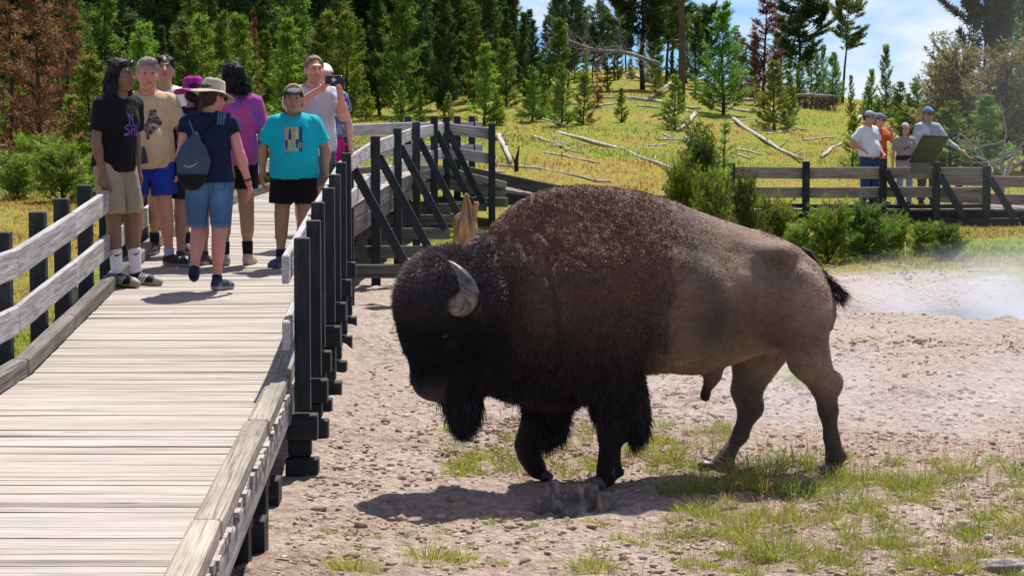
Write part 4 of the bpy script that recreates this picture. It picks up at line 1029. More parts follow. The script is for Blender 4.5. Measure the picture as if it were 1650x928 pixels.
    if shorts is not None:
        f = Field((lo[0], lo[1], -.02), (hi[0], hi[1], 1.12), .011 if fine else .0165)
        f.cone(j['pel'] + (-.065, 0, 0), j['pel'] + (.065, 0, 0), .122 * (g * .5 + .5), .122 * (g * .5 + .5), .04, (1, .92, 1.0)); f.cone(j['pel'], j['waist'] * .6 + j['pel'] * .4, .122 * g, .112 * g, .04, (1.1, .86, 1))
        f.cutplane((0, 0, hem + .03 if not female else hem + .05), (0, 0, 1))
        mid = (j['kneeA'] + j['kneeB']) / 2
        for s_ in 'AB':
            a_, b_, c_ = j['hip' + s_], j['knee' + s_], j['ank' + s_]; d_ = (b_ - a_) / np.linalg.norm(b_ - a_)
            if trouser:
                f.cone(a_, b_, .102 * gl + loose * .2, .070 * gl + loose * .35, .03); d2 = (c_ - b_) / np.linalg.norm(c_ - b_); f.cone(b_, c_, .070 * gl + loose * .35, .055 + loose * .5, .03, cut=(c_ + d2 * -.01, d2))
            else:
                f.cone(a_, a_ + (b_ - a_) * (leg + .1), .104 * gl + loose * .35, (.066 + .03 * (1 - leg)) * gl + loose * 1.25, .03, cut=(a_ + (b_ - a_) * leg, d_))
        f.cone(j['pel'] * .45 + mid * .55 + (0, 0, .09), mid + (0, 0, -.42), .006, .034, .02, (1, 6, 1), op='s')
        out['shorts'], out['hV'], out['hQ'] = cloth('trousers' if trouser else 'shorts', f, shorts, .0065, shorts_fn, 7)
    # ---- socks and shoes
    for n_, s_ in enumerate('AB'):
        kn, an = j['knee' + s_], j['ank' + s_]; d_ = an - kn; L_ = np.linalg.norm(d_); d_ /= L_
        if sock is not None:
            top = an - d_ * sockh; f = Field(np.minimum(top, an) - .12, np.maximum(top, an) + .12, .008 if fine else .012)
            fr_ = 1 - sockh / L_; f.cone(top, an + d_ * .03, .037 + (.06 * gl - .037) * (1 - fr_) + .004, .043, .02, cut=(top + d_ * .035, -d_)); v, q = f.mesh(); add_mesh('sock', v, q, M['cloth'], t, True, sock)
        f = Field((-.09, -.26, -.02), (.09, .12, .16), .0075 if fine else .012)
        f.ell((0, -.045, .045), (.047, .13, .046), .02).ell((0, -.135, .030), (.046, .075, .034), .03).ell((0, .030, .050), (.039, .050, .058), .03).cone((0, .012, .06), (0, .02, .098), .044, .043, .02, cut=((0, 0, .108), (0, .25, .97)))
        f.cone((0, -.15, .012), (0, .03, .012), .043, .038, .02, (1, 1, .5)); f.cutplane((0, 0, 0.002), (0, 0, -1))
        v, q = f.mesh(); v = smooth_verts(v, q, 1, .4); c = np.tile(np.array(shoe, float), (len(v), 1)); so = v[:, 2] < .026 + .006 * (v[:, 1] > 0)
        lace = (np.abs(v[:, 0]) < .022) & (v[:, 1] > -.11) & (v[:, 1] < -.03) & (v[:, 2] > .055) & (np.sin(v[:, 1] * 330) > 0); c[lace] = np.array(shoe) * .4 + .12
        c[so] = sole
        tread = (v[:, 2] < .006) & (np.sin(v[:, 1] * 210 + 2.0 * np.sin(v[:, 0] * 60)) > .1); c[tread] = np.array(sole) * .25
        if callable(shoe_extra): c = shoe_extra(label, s_, v, c)
        Rf = Rz(math.radians(foot[n_])) @ Rx(math.radians(footpitch[n_])); p0 = A3(0, .02, .09)
        v = (v - p0) @ Rf.T + an + A3(0, 0, .0 + footz[n_]); out['shoe' + s_] = add_mesh('shoe', v, q, M['shoe'], t, True, c)
    # ---- hats and glasses
    if hat == 'cap':
        f = Field((-.14, -.26, -.02), (.14, .16, .2), .007 if fine else .011); f.ell((0, .012, .030), (.092, .112, .107), .01); f.cutplane((0, 0, .036), (0, -.12, -.99))
        v, q = f.mesh(); c = np.tile(np.array(hatc), (len(v), 1))
        if hatfront is not None: c = hatfront(v, c)
        out['hat'] = add_mesh('cap', hv(v), q, M['cloth'], t, True, c)
        f = Field((-.14, -.26, -.02), (.14, .06, .1), .006 if fine else .010); f.ell((0, -.10, .046), (.082, .098, .05), .0).ell((0, -.10, .036), (.10, .12, .05), .0, op='s').cutplane((0, -.075, 0), (0, 1, 0))
        v, q = f.mesh()
        if len(v): v[:, 2] -= .35 * np.maximum(0, -v[:, 1] - .10) + .0; cc_ = np.tile(np.array(hatc), (len(v), 1)); cc_ = hatfront(v, cc_, True) if hatfront is not None else cc_; b_ = add_mesh('brim', hv(v), q, M['cloth'], t, True, cc_); b_.parent = out['hat']
    if hat == 'bucket':
        V, F, C = [], [], []; prof = [(.0, .150), (.055, .150), (.080, .142), (.088, .12), (.098, .055), (.104, .045), (.150, .022), (.182, .006), (.184, .001), (.150, .014), (.104, .036), (.094, .03)]; n_ = 40
        for (r_, z_) in prof:
            for i_ in range(n_):
                a_ = 2 * PI * i_ / n_; w_ = max(0, (r_ - .104) / .08); V.append((r_ * math.cos(a_), r_ * 1.12 * math.sin(a_) + .012, z_ + w_ * (.014 * math.sin(2 * a_ + 1) + .010 * math.sin(3 * a_)) + .012 * w_ * math.sin(a_) + .003 * math.sin(5 * a_) * (z_ > .1))); C.append(np.array(hatc) * (.9 if .04 < z_ < .06 else 1))
        F = [(i_*n_+k_, i_*n_+(k_+1) % n_, (i_+1)*n_+(k_+1) % n_, (i_+1)*n_+k_) for i_ in range(len(prof)-1) for k_ in range(n_)]
        F = [f_[::-1] for f_ in F]
        out['hat'] = add_mesh('sun_hat', hv(np.array(V)), F, M['cloth'], t, True, np.array(C))
    if hat == 'bandana':
        f = Field((-.14, -.2, -.02), (.14, .2, .2), .007); f.ell((0, .018, .038), (.094, .116, .102), .01); f.cutplane((0, 0, .062), (0, .25, -.968)); v, q = f.mesh()
        c = np.tile(np.array(hatc), (len(v), 1)); pk = n3(v, 85, 5); c[pk > .12] = (.55, .42, .46); c[pk < -.2] = (.03, .012, .02); out['hat'] = add_mesh('bandana', hv(v), q, M['cloth'], t, True, c)
    if shades is not None:
        m = MB(); ty, tz = (-.108, .008) if not shade_up else (-.098, .088)
        if not shade_up:
            f = Field((-.1, -.15, -.05), (.1, -.02, .07), .005)
            for s_ in (1, -1): f.ell((s_ * .034, ty, tz), (.030, .013, .022), .004)
            f.cone((-.02, ty - .004, tz + .010), (.02, ty - .004, tz + .010), .006, .006, .004)
        else:
            f = Field((-.1, -.16, .02), (.1, .02, .16), .005)
            for s_ in (1, -1): f.ell((s_ * .034, ty + .02, tz + .01), (.032, .020, .022), .004)
            f.cone((-.02, ty + .006, tz + .012), (.02, ty + .006, tz + .012), .006, .006, .004)
        v, q = f.mesh(); fr_ = add_mesh('sunglasses', hv(v), q, M['gloss'], t, True, shades)
        for s_ in (1, -1): m.tube([A3(s_ * .064, ty + (.02 if shade_up else .008), tz + .01), A3(s_ * .088, -.02, tz - (.0 if not shade_up else .005)), A3(s_ * .086, .03, tz - .005)], .004, 6, (.01, .01, .012))
        m.V = [hv(np.vstack(m.V))]; m.C = [np.vstack(m.C)]; m.G = [np.vstack(m.G)]; m.build('temple_arms', M['gloss'], fr_)
    return out
def world_pt(o, p):
    t = o['root']; return np.array(t.location) + Rz(t.rotation_euler[2]) @ (np.asarray(p, float) * o['k'])
def shoe_extra(label, s_, v, c):
    if 'three white stripes' in label:
        up = (v[:, 2] > .026) & (v[:, 2] < .082); d = v[:, 1] + .55 * v[:, 2]
        for k_ in range(3): c[up & (np.abs(d + .045 - .026 * k_) < .0075) & (np.abs(v[:, 0]) > .018)] = (.75, .75, .75)
        toe = (v[:, 1] < -.15) & (v[:, 2] > .02); c[toe] = (.30, .27, .24)
    elif 'navy tee' in label:
        c[(v[:, 2] > .03) & (n3(v, 30, 4) > .15)] = (.10, .19, .30)
    elif 'sleeveless' not in label:
        c[(v[:, 2] > .03) & (n3(v, 28, 6) > .22)] *= 1.8
    return c
def spot(px, d): x = (px - 825) / FPX * d; return (x, d, deck_z(d) + .002)
R_ = math.radians
# man in black leaning on the left rail
def black_print(o):
    def ink(a, b): return (.22, .10, .50) if in_text('N', a, b, -.005, 1.265, .07) or in_text('SAL', a, b, -.045, 1.175, .075) else None
    print_on('shirt_print', o['sV'], o['sQ'], ink, (-.12, 1.10, .20, 1.36), (96, 80), o['root'], R_(-14))
p1 = person('man in black tee leaning on the left rail, three white stripes on his shoes', spot(196, 19.75), R_(56), 1.79, 'brown', 'long', 'black', .92, .95,
    J=dict(pel=(-.02, .06, .95), waist=(-.02, .05, 1.08), chest=(-.01, .02, 1.28), hipA=(-.11, .05, .92), hipB=(.07, .05, .92), kneeA=(-.09, .0, .50), kneeB=(.085, -.02, .50), ankA=(-.085, -.02, .09), ankB=(.09, -.06, .09),
           shA=(-.185, .02, 1.405), elA=(-.225, .05, 1.125), wrA=(-.225, -.01, .88), elB=(.24, .07, 1.13), wrB=(.235, .04, .87)),
    yaw=2, pitch=-2, shirt=(.008, .008, .010), sleeve=.72, hem=.885, shorts=(.36, .285, .20), leg=.86, loose=.034, sock=(.78, .78, .80), sockh=.235, shoe=(.012, .012, .014), sole=(.34, .25, .16), foot=(2, 14), shades=(.012, .014, .02), shade_up=True, print_fn=black_print)
def swoosh(a, b):
    t_ = (a + .03) / .06
    if t_ < 0 or t_ > 1: return None
    c_ = .016 * (t_ ** 2) - .018 * t_ * (1 - t_) * 2; w_ = .0052 * (1 - t_) ** .6 * min(1, t_ * 6)
    return (.02, .02, .03) if abs(b - c_ - .0) < w_ + .0012 else None
# sock marks: a small tick woven near the top
for o_ in list(p1['root'].children):
    if o_.name.startswith('sock'):
        v = np.array([x.co[:] for x in o_.data.vertices]); q = np.array([list(x.vertices) for x in o_.data.polygons]); c = v.mean(0); zt = v[:, 2].max() - .045
        print_on('tick_mark', v - (c[0], c[1], zt), q, swoosh, (-.035, -.03, .035, .03), (28, 20), o_, R_(-30)).location = (c[0], c[1], zt)
# man in the tan tee
MAINE = [(-.055, -.115), (-.035, -.115), (-.03, -.075), (.0, -.06), (.012, -.035), (.045, -.02), (.05, .0), (.075, .012), (.072, .035), (.05, .05), (.048, .07), (.03, .08), (.025, .13), (.005, .14), (-.005, .128), (-.02, .14), (-.035, .125), (-.04, .07), (-.06, .03), (-.075, .0), (-.07, -.04), (-.06, -.06)]
def tan_print(o):
    def ink(a, b):
        a -= .045; b -= 1.20
        if not in_poly(MAINE, a, b): return None
        if in_text('LIFE', a, b, -.03, .075, .032): return (.50, .36, .21)
        h_ = math.sin(a * 160 + 3 * math.sin(b * 90)) + math.sin(b * 130 + a * 40)
        return (.20, .15, .11) if h_ > .75 else ((.42, .31, .19) if h_ > 1.25 or -.1 < h_ < .06 else (.045, .038, .034))
    print_on('shirt_print', o['sV'], o['sQ'], ink, (-.06, 1.06, .16, 1.36), (70, 90), o['root'], 0)
p2 = person('heavy man in a tan tee with a dark picture on it and royal blue shorts', spot(241, 21.35), R_(6), 1.765, 'ruddy', 'short', 'grey', 1.12, 1.04, headk=1.09,
    J=dict(elA=(-.275, -.06, 1.12), wrA=(-.165, -.275, .985), elB=(.285, .03, 1.13), wrB=(.27, -.05, .88), kneeA=(-.12, -.02, .50), ankA=(-.125, .02, .09), kneeB=(.13, -.01, .50), ankB=(.16, .03, .09), head=(-.005, -.035, 1.63)),
    yaw=10, pitch=-3, belly=1.0, shirt=(.60, .42, .25), sleeve=.72, hem=.845, shorts=(.018, .045, .30), leg=.74, loose=.04, sock=(.40, .48, .62), sockh=.10, shoe=(.028, .026, .028), sole=(.33, .30, .28), foot=(-8, 52), palm=((( .8, -.35, -.25), (.2, .9, .0)), None), hand_curl=(.75, .4), print_fn=tan_print)
p3 = person('young man in a white tee and patterned headband standing behind the man in tan', spot(268, 22.6), R_(4), 1.785, 'tan', 'curls', 'black', .88, .9,
    J=dict(elB=(.24, .03, 1.13), ankB=(.17, .05, .09), kneeB=(.14, 0, .5)), yaw=3, pitch=14, shirt=(.78, .80, .86), sleeve=.75, hem=.86, shorts=(.03, .03, .035), leg=.8, sock=(.015, .015, .017), sockh=.14, shoe=(.02, .02, .024), sole=(.25, .25, .25), hat='bandana', hatc=(.12, .035, .06))
# woman in navy walking away
def denim(V, C):
    n = n3(V, 40, 3) * .16; C = C * (1 + n)[:, None]; cu = V[:, 2] < .555; C[cu] = C[cu] * A3(1.5, 1.45, 1.35)
    fade = np.exp(-((V[:, 0] - .08) / .07) ** 2 - ((V[:, 2] - .86) / .12) ** 2) + np.exp(-((V[:, 0] + .10) / .06) ** 2 - ((V[:, 2] - .80) / .12) ** 2); C = C * (1 + .8 * fade)[:, None]
    pk = (V[:, 1] > .05) & (np.abs(np.abs(V[:, 0]) - .085) < .055) & (np.abs(V[:, 2] - .90) < .06); ed = pk & ((np.abs(np.abs(np.abs(V[:, 0]) - .085) - .05) < .008) | (np.abs(V[:, 2] - .842) < .008)); C[ed] *= .62
    C[np.abs(V[:, 0]) < .006] *= .65; return C
def navy(V, C):
    yk = (V[:, 2] > 1.385) & (V[:, 1] > -.05) & (np.abs(V[:, 0] + .12) < .035) & (np.sin(V[:, 0] * 330) > -.1); C[yk] = (.10, .17, .30); return C
p4 = person('woman in navy tee, denim shorts and beige sun hat walking away', spot(338, 19.45), R_(180), 1.63, 'ruddy', 'tail', 'brown', 1.06, 1.04,
    J=dict(hipA=(-.09, 0, .92), kneeA=(-.075, -.02, .50), ankA=(-.06, .05, .09), hipB=(.09, 0, .92), kneeB=(.10, -.03, .50), ankB=(.115, .20, .165), elA=(-.26, .02, 1.13), wrA=(-.315, -.10, .90), elB=(.235, .04, 1.13), wrB=(.20, -.13, .97), head=(-.03, -.05, 1.62)),
    yaw=-38, pitch=-14, female=True, shirt=(.010, .016, .042), sleeve=.34, hem=.90, shorts=(.060, .125, .235), leg=.93, loose=.024, sock=(.02, .025, .06), sockh=.075, shoe=(.030, .036, .065), sole=(.36, .33, .36), foot=(-28, 6), footpitch=(0, -62), hat='bucket', hatc=(.44, .375, .275), shirt_fn=navy, shorts_fn=denim, shades=(.01, .01, .012))
p5 = person('person in a magenta hat and purple tee half hidden by the woman in navy', spot(309, 21.5), R_(186), 1.60, 'tan', 'tail', 'dark', .95, .95,
    J=dict(elB=(.25, .03, 1.13), wrB=(.262, -.03, .885), head=(-.02, -.03, 1.63)), yaw=15, female=True, shirt=(.035, .012, .062), sleeve=.62, hem=.90, shorts=(.02, .022, .03), leg=.7, sock=(.05, .06, .09), sockh=.08, shoe=(.06, .065, .09), sole=(.4, .4, .42), hat='bucket', hatc=(.34, .022, .26))
def tiedye(V, C):
    n = n3(V, 9, 4) + .5 * n3(V, 22, 8); C[n > .06] = (.55, .065, .24); m_ = (n > -.06) & (n <= .06); C[m_] = (.44, .07, .28); C[n < -.30] = (.24, .07, .32); return C
p6 = person('person with long black hair in a pink and purple tie-dye tee standing turned away', spot(379, 21.5), R_(205), 1.745, 'tan', 'mid', 'black', 1.08, 1.08,
    J=dict(elA=(-.255, .02, 1.13), wrA=(-.268, -.03, .885), kneeA=(-.10, 0, .5), ankA=(-.10, .03, .09), head=(0, -.05, 1.62)), yaw=22, pitch=-12, female=True, shirt=(.38, .07, .31), sleeve=.78, hem=.86, shorts=(.010, .010, .012), leg=.62, loose=.02, sock=(.012, .012, .014), sockh=.15, shoe=(.48, .36, .30), sole=(.45, .40, .36), foot=(-30, 8), shirt_fn=tiedye)
# boy in turquoise
def boards_print(o):
    cols = [(.02, .07, .20), (.52, .27, .19), (.55, .50, .16), (.02, .05, .16), (.20, .50, .28), (.55, .30, .22), (.03, .08, .22), (.60, .55, .20), (.45, .20, .16)]
    def ink(a, b):
        u_ = (a + .085) / .17; w_ = (b - 1.115) / .235
        if not (0 < u_ < 1 and 0 < w_ < 1): return None
        i_ = int(u_ * 5); cu = u_ * 5 - i_ - .5; bd_ = (w_ - .5 - .08 * math.sin(i_ * 2.1)) / (.44 - .05 * (i_ % 2)); 
        if abs(bd_) < 1 and abs(cu) < .40 * math.sqrt(1 - bd_ ** 2): return cols[(i_ * 2 + (w_ > .45 + .15 * math.sin(i_ * 3))) % 9]
        return [(.50, .25, .17), (.28, .46, .30), (.50, .27, .20), (.25, .50, .36), (.02, .10, .22)][i_]
    print_on('shirt_print', o['sV'], o['sQ'], ink, (-.09, 1.10, .09, 1.36), (64, 72), o['root'], 0)
def capcol(v, c, brim=False):
    c[:] = (.05, .05, .055)
    if brim: c[:] = (.13, .14, .16); return c
    c[v[:, 1] > -.03] = (.42, .27, .03); b_ = (v[:, 1] < -.05) & (np.abs(v[:, 2] - .078) < .018); c[b_ & (np.sin(v[:, 0] * 160) > -.2) & (np.abs(v[:, 0]) < .06)] = (.45, .33, .10); c[(v[:, 2] < .058) & (v[:, 1] < -.03)] = (.012, .012, .014); return c
p7 = person('boy in a bright turquoise tee with a surfboard picture, black shorts and a cap', spot(474, 21.3), R_(4), 1.56, 'olive', 'crop', 'dark', 1.30, 1.14, headk=1.10,
    J=dict(elA=(-.30, .03, 1.13), wrA=(-.305, -.02, .90), elB=(.30, .03, 1.13), wrB=(.305, -.02, .90), kneeA=(-.12, -.01, .50), ankA=(-.135, .0, .09), kneeB=(.10, -.01, .50), ankB=(.085, .05, .09), shA=(-.185, .01, 1.385), shB=(.185, .01, 1.385), neck=(0, .015, 1.42), head=(0, -.02, 1.605)),
    belly=.7, shirt=(.006, .42, .50), sleeve=.78, hem=.86, shorts=(.008, .008, .009), leg=.74, loose=.042, sock=(.015, .016, .02), sockh=.12, shoe=(.05, .085, .17), sole=(.10, .10, .14), foot=(-26, 20), hat='cap', hatfront=capcol, print_fn=boards_print)
# man filming with a phone
p8 = person('bearded man in a pale grey tee filming with a phone', spot(504, 23.4), R_(10), 1.78, 'ruddy', 'crop', 'blond', 1.16, 1.10,
    J=dict(shA=(-.19, .0, 1.40), elA=(-.22, -.21, 1.27), wrA=(.075, -.36, 1.475), shB=(.19, .0, 1.40), elB=(.27, -.18, 1.20), wrB=(.215, -.36, 1.44), head=(.02, -.03, 1.632)), palm=(((.45, -.15, .85), (.8, -.1, -.4)), ((-.25, -.15, .95), (-.9, -.2, .0))), hand_curl=(.75, .75),
    yaw=8, pitch=0, stubble=.75, belly=.5, shirt=(.50, .52, .56), sleeve=.72, hem=.84, shorts=(.10, .11, .13), leg=.85, sock=(.5, .5, .5), sockh=.1, shoe=(.05, .05, .055))
p9 = person('woman in pink shorts and white cap, nearly hidden by the man filming', spot(525, 25.2), R_(12), 1.70, 'fair', 'tail', 'blond', 1.0, 1.0, J=dict(head=(-.01, -.02, 1.63)), female=True, shirt=(.08, .10, .24), sleeve=.5, hem=1.0, shorts=(.46, .012, .16), leg=.80, loose=.025, sock=(.6, .6, .6), sockh=.06, shoe=(.4, .3, .35), hat='cap', hatc=(.72, .72, .74), shirt_fn=lambda V, C: np.where((n3(V, 34, 3) > .05)[:, None], A3(.26, .24, .42), C))
# the four on the far platform
def fspot(px, d): return ((px - 825) / FPX * d, d, -.425)
G4 = None
p10 = person('man in white tee and jeans, hand on hip, on the far platform', fspot(1399, 47.2), R_(40), 1.80, 'ruddy', 'crop', 'brown', 1.12, 1.08, J=dict(elA=(-.34, .12, 1.16), wrA=(-.185, -.07, 1.03), elB=(.26, .0, 1.13), wrB=(.2, -.16, .98)), yaw=8, shirt=(.74, .75, .80), sleeve=.75, hem=.92, shorts=(.035, .07, .15), trouser=True, loose=.03, hat='cap', hatc=(.36, .38, .42), shades=(.05, .30, .12), fine=False, belly=.4, shoe=(.05, .05, .05))
p11 = person('person in an orange top and blue cap touching their face on the far platform', fspot(1415, 47.75), R_(48), 1.75, 'ruddy', 'crop', 'brown', 1.0, 1.0, J=dict(elB=(.20, -.20, 1.20), wrB=(.07, -.23, 1.42)), palm=(None, ((-.35, .2, .9), (0, .9, 0))), yaw=6, pitch=-6, shirt=(.55, .12, .03), sleeve=.6, hem=.90, shorts=(.035, .06, .12), trouser=True, hat='cap', hatc=(.14, .20, .33), shades=(.01, .012, .014), fine=False)
def girlprint(V, C):
    m_ = (V[:, 1] < -.05) & (np.abs(V[:, 2] - 1.24 - .25 * V[:, 0]) < .028) & (np.abs(V[:, 0]) < .08) & (n3(V, 60, 3) > -.12); C[m_] = (.10, .12, .15); w_ = np.abs(V[:, 2] - 1.03) < .05; C[w_] = (.035, .018, .03); return C
def redbrim(v, c, brim=False): c[:] = (.44, .05, .05) if brim else (.42, .44, .48); return c
p12 = person('girl with long auburn hair and red-brimmed cap on the far platform', fspot(1457, 47.1), R_(8), 1.57, 'fair', 'long', 'auburn', .92, .9, J=dict(elB=(.22, -.05, 1.13), wrB=(.10, -.16, 1.02)), yaw=6, pitch=-16, female=True, shirt=(.34, .27, .25), sleeve=.8, hem=.93, shorts=(.24, .34, .48), trouser=True, loose=.01, hat='cap', hatfront=redbrim, fine=False, shirt_fn=girlprint)
def camo(V, C): n = n3(V, 14, 5); C[n > .12] = (.30, .35, .42); C[n < -.22] = (.60, .62, .66); return C
p13 = person('tall man in pale blue hoodie and blue cap, hand on the platform rail', fspot(1494, 47.4), R_(12), 1.87, 'tan', 'crop', 'dark', .98, 1.0, J=dict(elB=(.33, -.06, 1.16), wrB=(.50, -.30, .99)), yaw=0, shirt=(.44, .48, .56), sleeve=1.8, hem=.90, shorts=(.10, .09, .07), trouser=True, loose=.04, hat='cap', hatc=(.10, .20, .40), shades=(.01, .012, .016), fine=False, shirt_fn=camo, palm=(None, ((.6, -.5, -.35), (-.2, 0, -.95))))

# ------------------------------------------------------------------ things they hold or carry
def box_part(name, size, mat, parent, col, bev=.004, loc=(0, 0, 0)):
    m = MB(); m.beam((-size[0] / 2, 0, 0), (size[0] / 2, 0, 0), size[1], size[2], col=col, bev=bev); o = m.build(name, mat, parent); o.location = loc; return o
ph = thing('phone', 'dark smartphone held level by the man in pale grey', 'phone', tuple(world_pt(p8, (.155, -.47, 1.535))), R_(12))
box_part('case', (.165, .012, .082), M['matte'], ph, (.012, .016, .03)); 
m = MB()
for cx, cz, w_, h_ in ((-.005, .0, .016, .044), (-.005, .0, .044, .016)): m.raw([(cx - w_/2, -.0075 - .0004 * (w_ > h_), cz - h_/2), (cx + w_/2, -.0075 - .0004 * (w_ > h_), cz - h_/2), (cx + w_/2, -.0075 - .0004 * (w_ > h_), cz + h_/2), (cx - w_/2, -.0075 - .0004 * (w_ > h_), cz + h_/2)], [(0, 1, 2, 3)], (.55, .55, .6))
m.build('case_emblem', M['matte'], ph)
f = Field((.04, -.02, -.02), (.09, .02, .05), .003).ell((.062, -.008, .022), (.012, .004, .012), .0); v, q = f.mesh(); add_mesh('camera_lens', v, q, M['gloss'], ph, True, (.1, .1, .12))
ph2 = thing('phone', 'dark smartphone in the right hand of the heavy man in tan', 'phone', tuple(world_pt(p2, (-.050, -.335, .955))), R_(20)); ph2.rotation_euler = (R_(-8), R_(-12), R_(25))
box_part('case', (.085, .012, .15), M['matte'], ph2, (.014, .018, .016)); box_part('screen', (.074, .002, .135), M['gloss'], ph2, (.012, .016, .014), .0005, (0, -.0075, 0))
# drawstring bag on the woman's back
bg_ = thing('drawstring_bag', 'blue grey drawstring bag with a black base on the back of the woman in navy', 'bag', tuple(p4['root'].location), p4['root'].rotation_euler[2])
k4 = p4['k']; bg_.scale = (k4,) * 3
f = Field((-.1, -.05, .80), (.36, .42, 1.45), .011); f.cone((.125, .175, .98), (.115, .165, 1.10), .125, .125, .06, (1, .62, 1.1)).cone((.115, .165, 1.10), (.10, .140, 1.30), .12, .035, .05, (1, .6, 1)); V, Q = f.mesh(); N = vnormals(V, Q)
V = V + N * (.007 * n3(V * (1, 1, .35), 32, 3) + .006 * np.sin(V[:, 0] * 130) * sstep(1.08, 1.3, V[:, 2]))[:, None]
C = np.where((V[:, 2] < .985 + .05 * (V[:, 0] - .12))[:, None], A3(.012, .012, .014), A3(.062, .080, .115)); C[np.abs(V[:, 2] - .985) < .006] = (.03, .035, .045)
bag = add_mesh('pouch', V, Q, M['cloth'], bg_, True, C)
def bagmark(a, b):
    for dz in (.0065, -.0065):
        t_ = (a + .06) / .12
        if 0 < t_ < 1:
            c_ = .030 * t_ ** 2 - .05 * t_ * (1 - t_) * 1.6
            if abs(b - c_ - dz * (1 - t_)) < .0022: return (.45, .48, .55)
    return None
Vb = (V - A3(.125, 0, 1.055)) @ Rz(PI).T
b2 = print_on('tick_mark', Vb, Q, bagmark, (-.07, -.05, .07, .05), (70, 50), bag, 0)
if b2: b2.location = (.125, 0, 1.055); b2.rotation_euler = (0, 0, PI)
m = MB()
for pts in ([(.10, .14, 1.29), (.155, .09, 1.42), (.15, .0, 1.47), (.16, -.10, 1.40), (.17, -.14, 1.22)], [(.10, .14, 1.29), (.0, .135, 1.36), (-.10, .075, 1.45), (-.13, -.02, 1.46), (-.14, -.10, 1.36)]): m.tube(pts, .008, 6, (.10, .13, .20) if pts[1][0] > .1 else (.012, .012, .016))
m.build('cords', M['cloth'], bg_, True)
f = Field((.02, .06, 1.22), (.18, .22, 1.36), .006).cone((.10, .14, 1.27), (.10, .138, 1.31), .030, .026, .01, (1, .7, 1)); v, q = f.mesh(); add_mesh('gathered_neck', v, q, M['cloth'], bg_, True, (.16, .20, .28))
# wristband on the hidden person's arm
for pp, c_, r__ in ((p5, (.12, .02, .03), .030), (p4, (.02, .02, .022), .028)):
    s_ = 'B' if pp is p5 else 'A'; a_, b_ = pp['j']['el' + s_], pp['j']['wr' + s_]; d_ = (b_ - a_) / np.linalg.norm(b_ - a_)
    MB().tube([b_ - d_ * .045, b_ - d_ * .025], r__ + .004, 16, c_).build('wristband', M['matte'], pp['root'], True)
# small white water bottle carried high behind the filming man
# ------------------------------------------------------------------ trees
def needle_mat(name='needles', trans=.48):
    m = NT(name); c = m.attr('Col'); oi = m.n.new('ShaderNodeObjectInfo')
    hs = m.n.new('ShaderNodeHueSaturation'); m.set(hs.inputs['Color'], c)
    m.set(hs.inputs['Value'], m.math('ADD', m.math('MULTIPLY', oi.outputs['Random'], .5), .75)); m.set(hs.inputs['Hue'], m.math('ADD', m.math('MULTIPLY', oi.outputs['Random'], .05), .475))
    m.fin(hs.outputs[0], .6, .25); tr = m.n.new('ShaderNodeBsdfTranslucent'); m.set(tr.inputs[0], hs.outputs[0]); ms = m.n.new('ShaderNodeMixShader'); ms.inputs[0].default_value = trans
    m.t.links.new(m.b.outputs[0], ms.inputs[1]); m.t.links.new(tr.outputs[0], ms.inputs[2]); m.t.links.new(ms.outputs[0], m.out.inputs[0]); return m.m
M['needles'] = needle_mat()
def bark_mat(name, rough=.9):
    m = NT(name); c = m.attr('Col'); g = m.attr('grain', 'Vector'); n = m.noise(m.mapping(g, (5, 40, 40)), 1.0, 5, .65); n2 = m.noise(m.mapping(g, (2, 6, 6)), 1.0, 4, .6)
    m.bump(n, .8, .02); return m.fin(m.mix(1.0, m.mix(1.0, c, m.ramp(n, [(.3, .5), (.68, 1.2)]), 'MULTIPLY'), m.ramp(n2, [(.3, .65), (.65, 1.15)]), 'MULTIPLY'), rough, .15)
M['bark'] = bark_mat('bark'); M['deadwood'] = bark_mat('silvered_wood')
BARK = (.085, .062, .048)
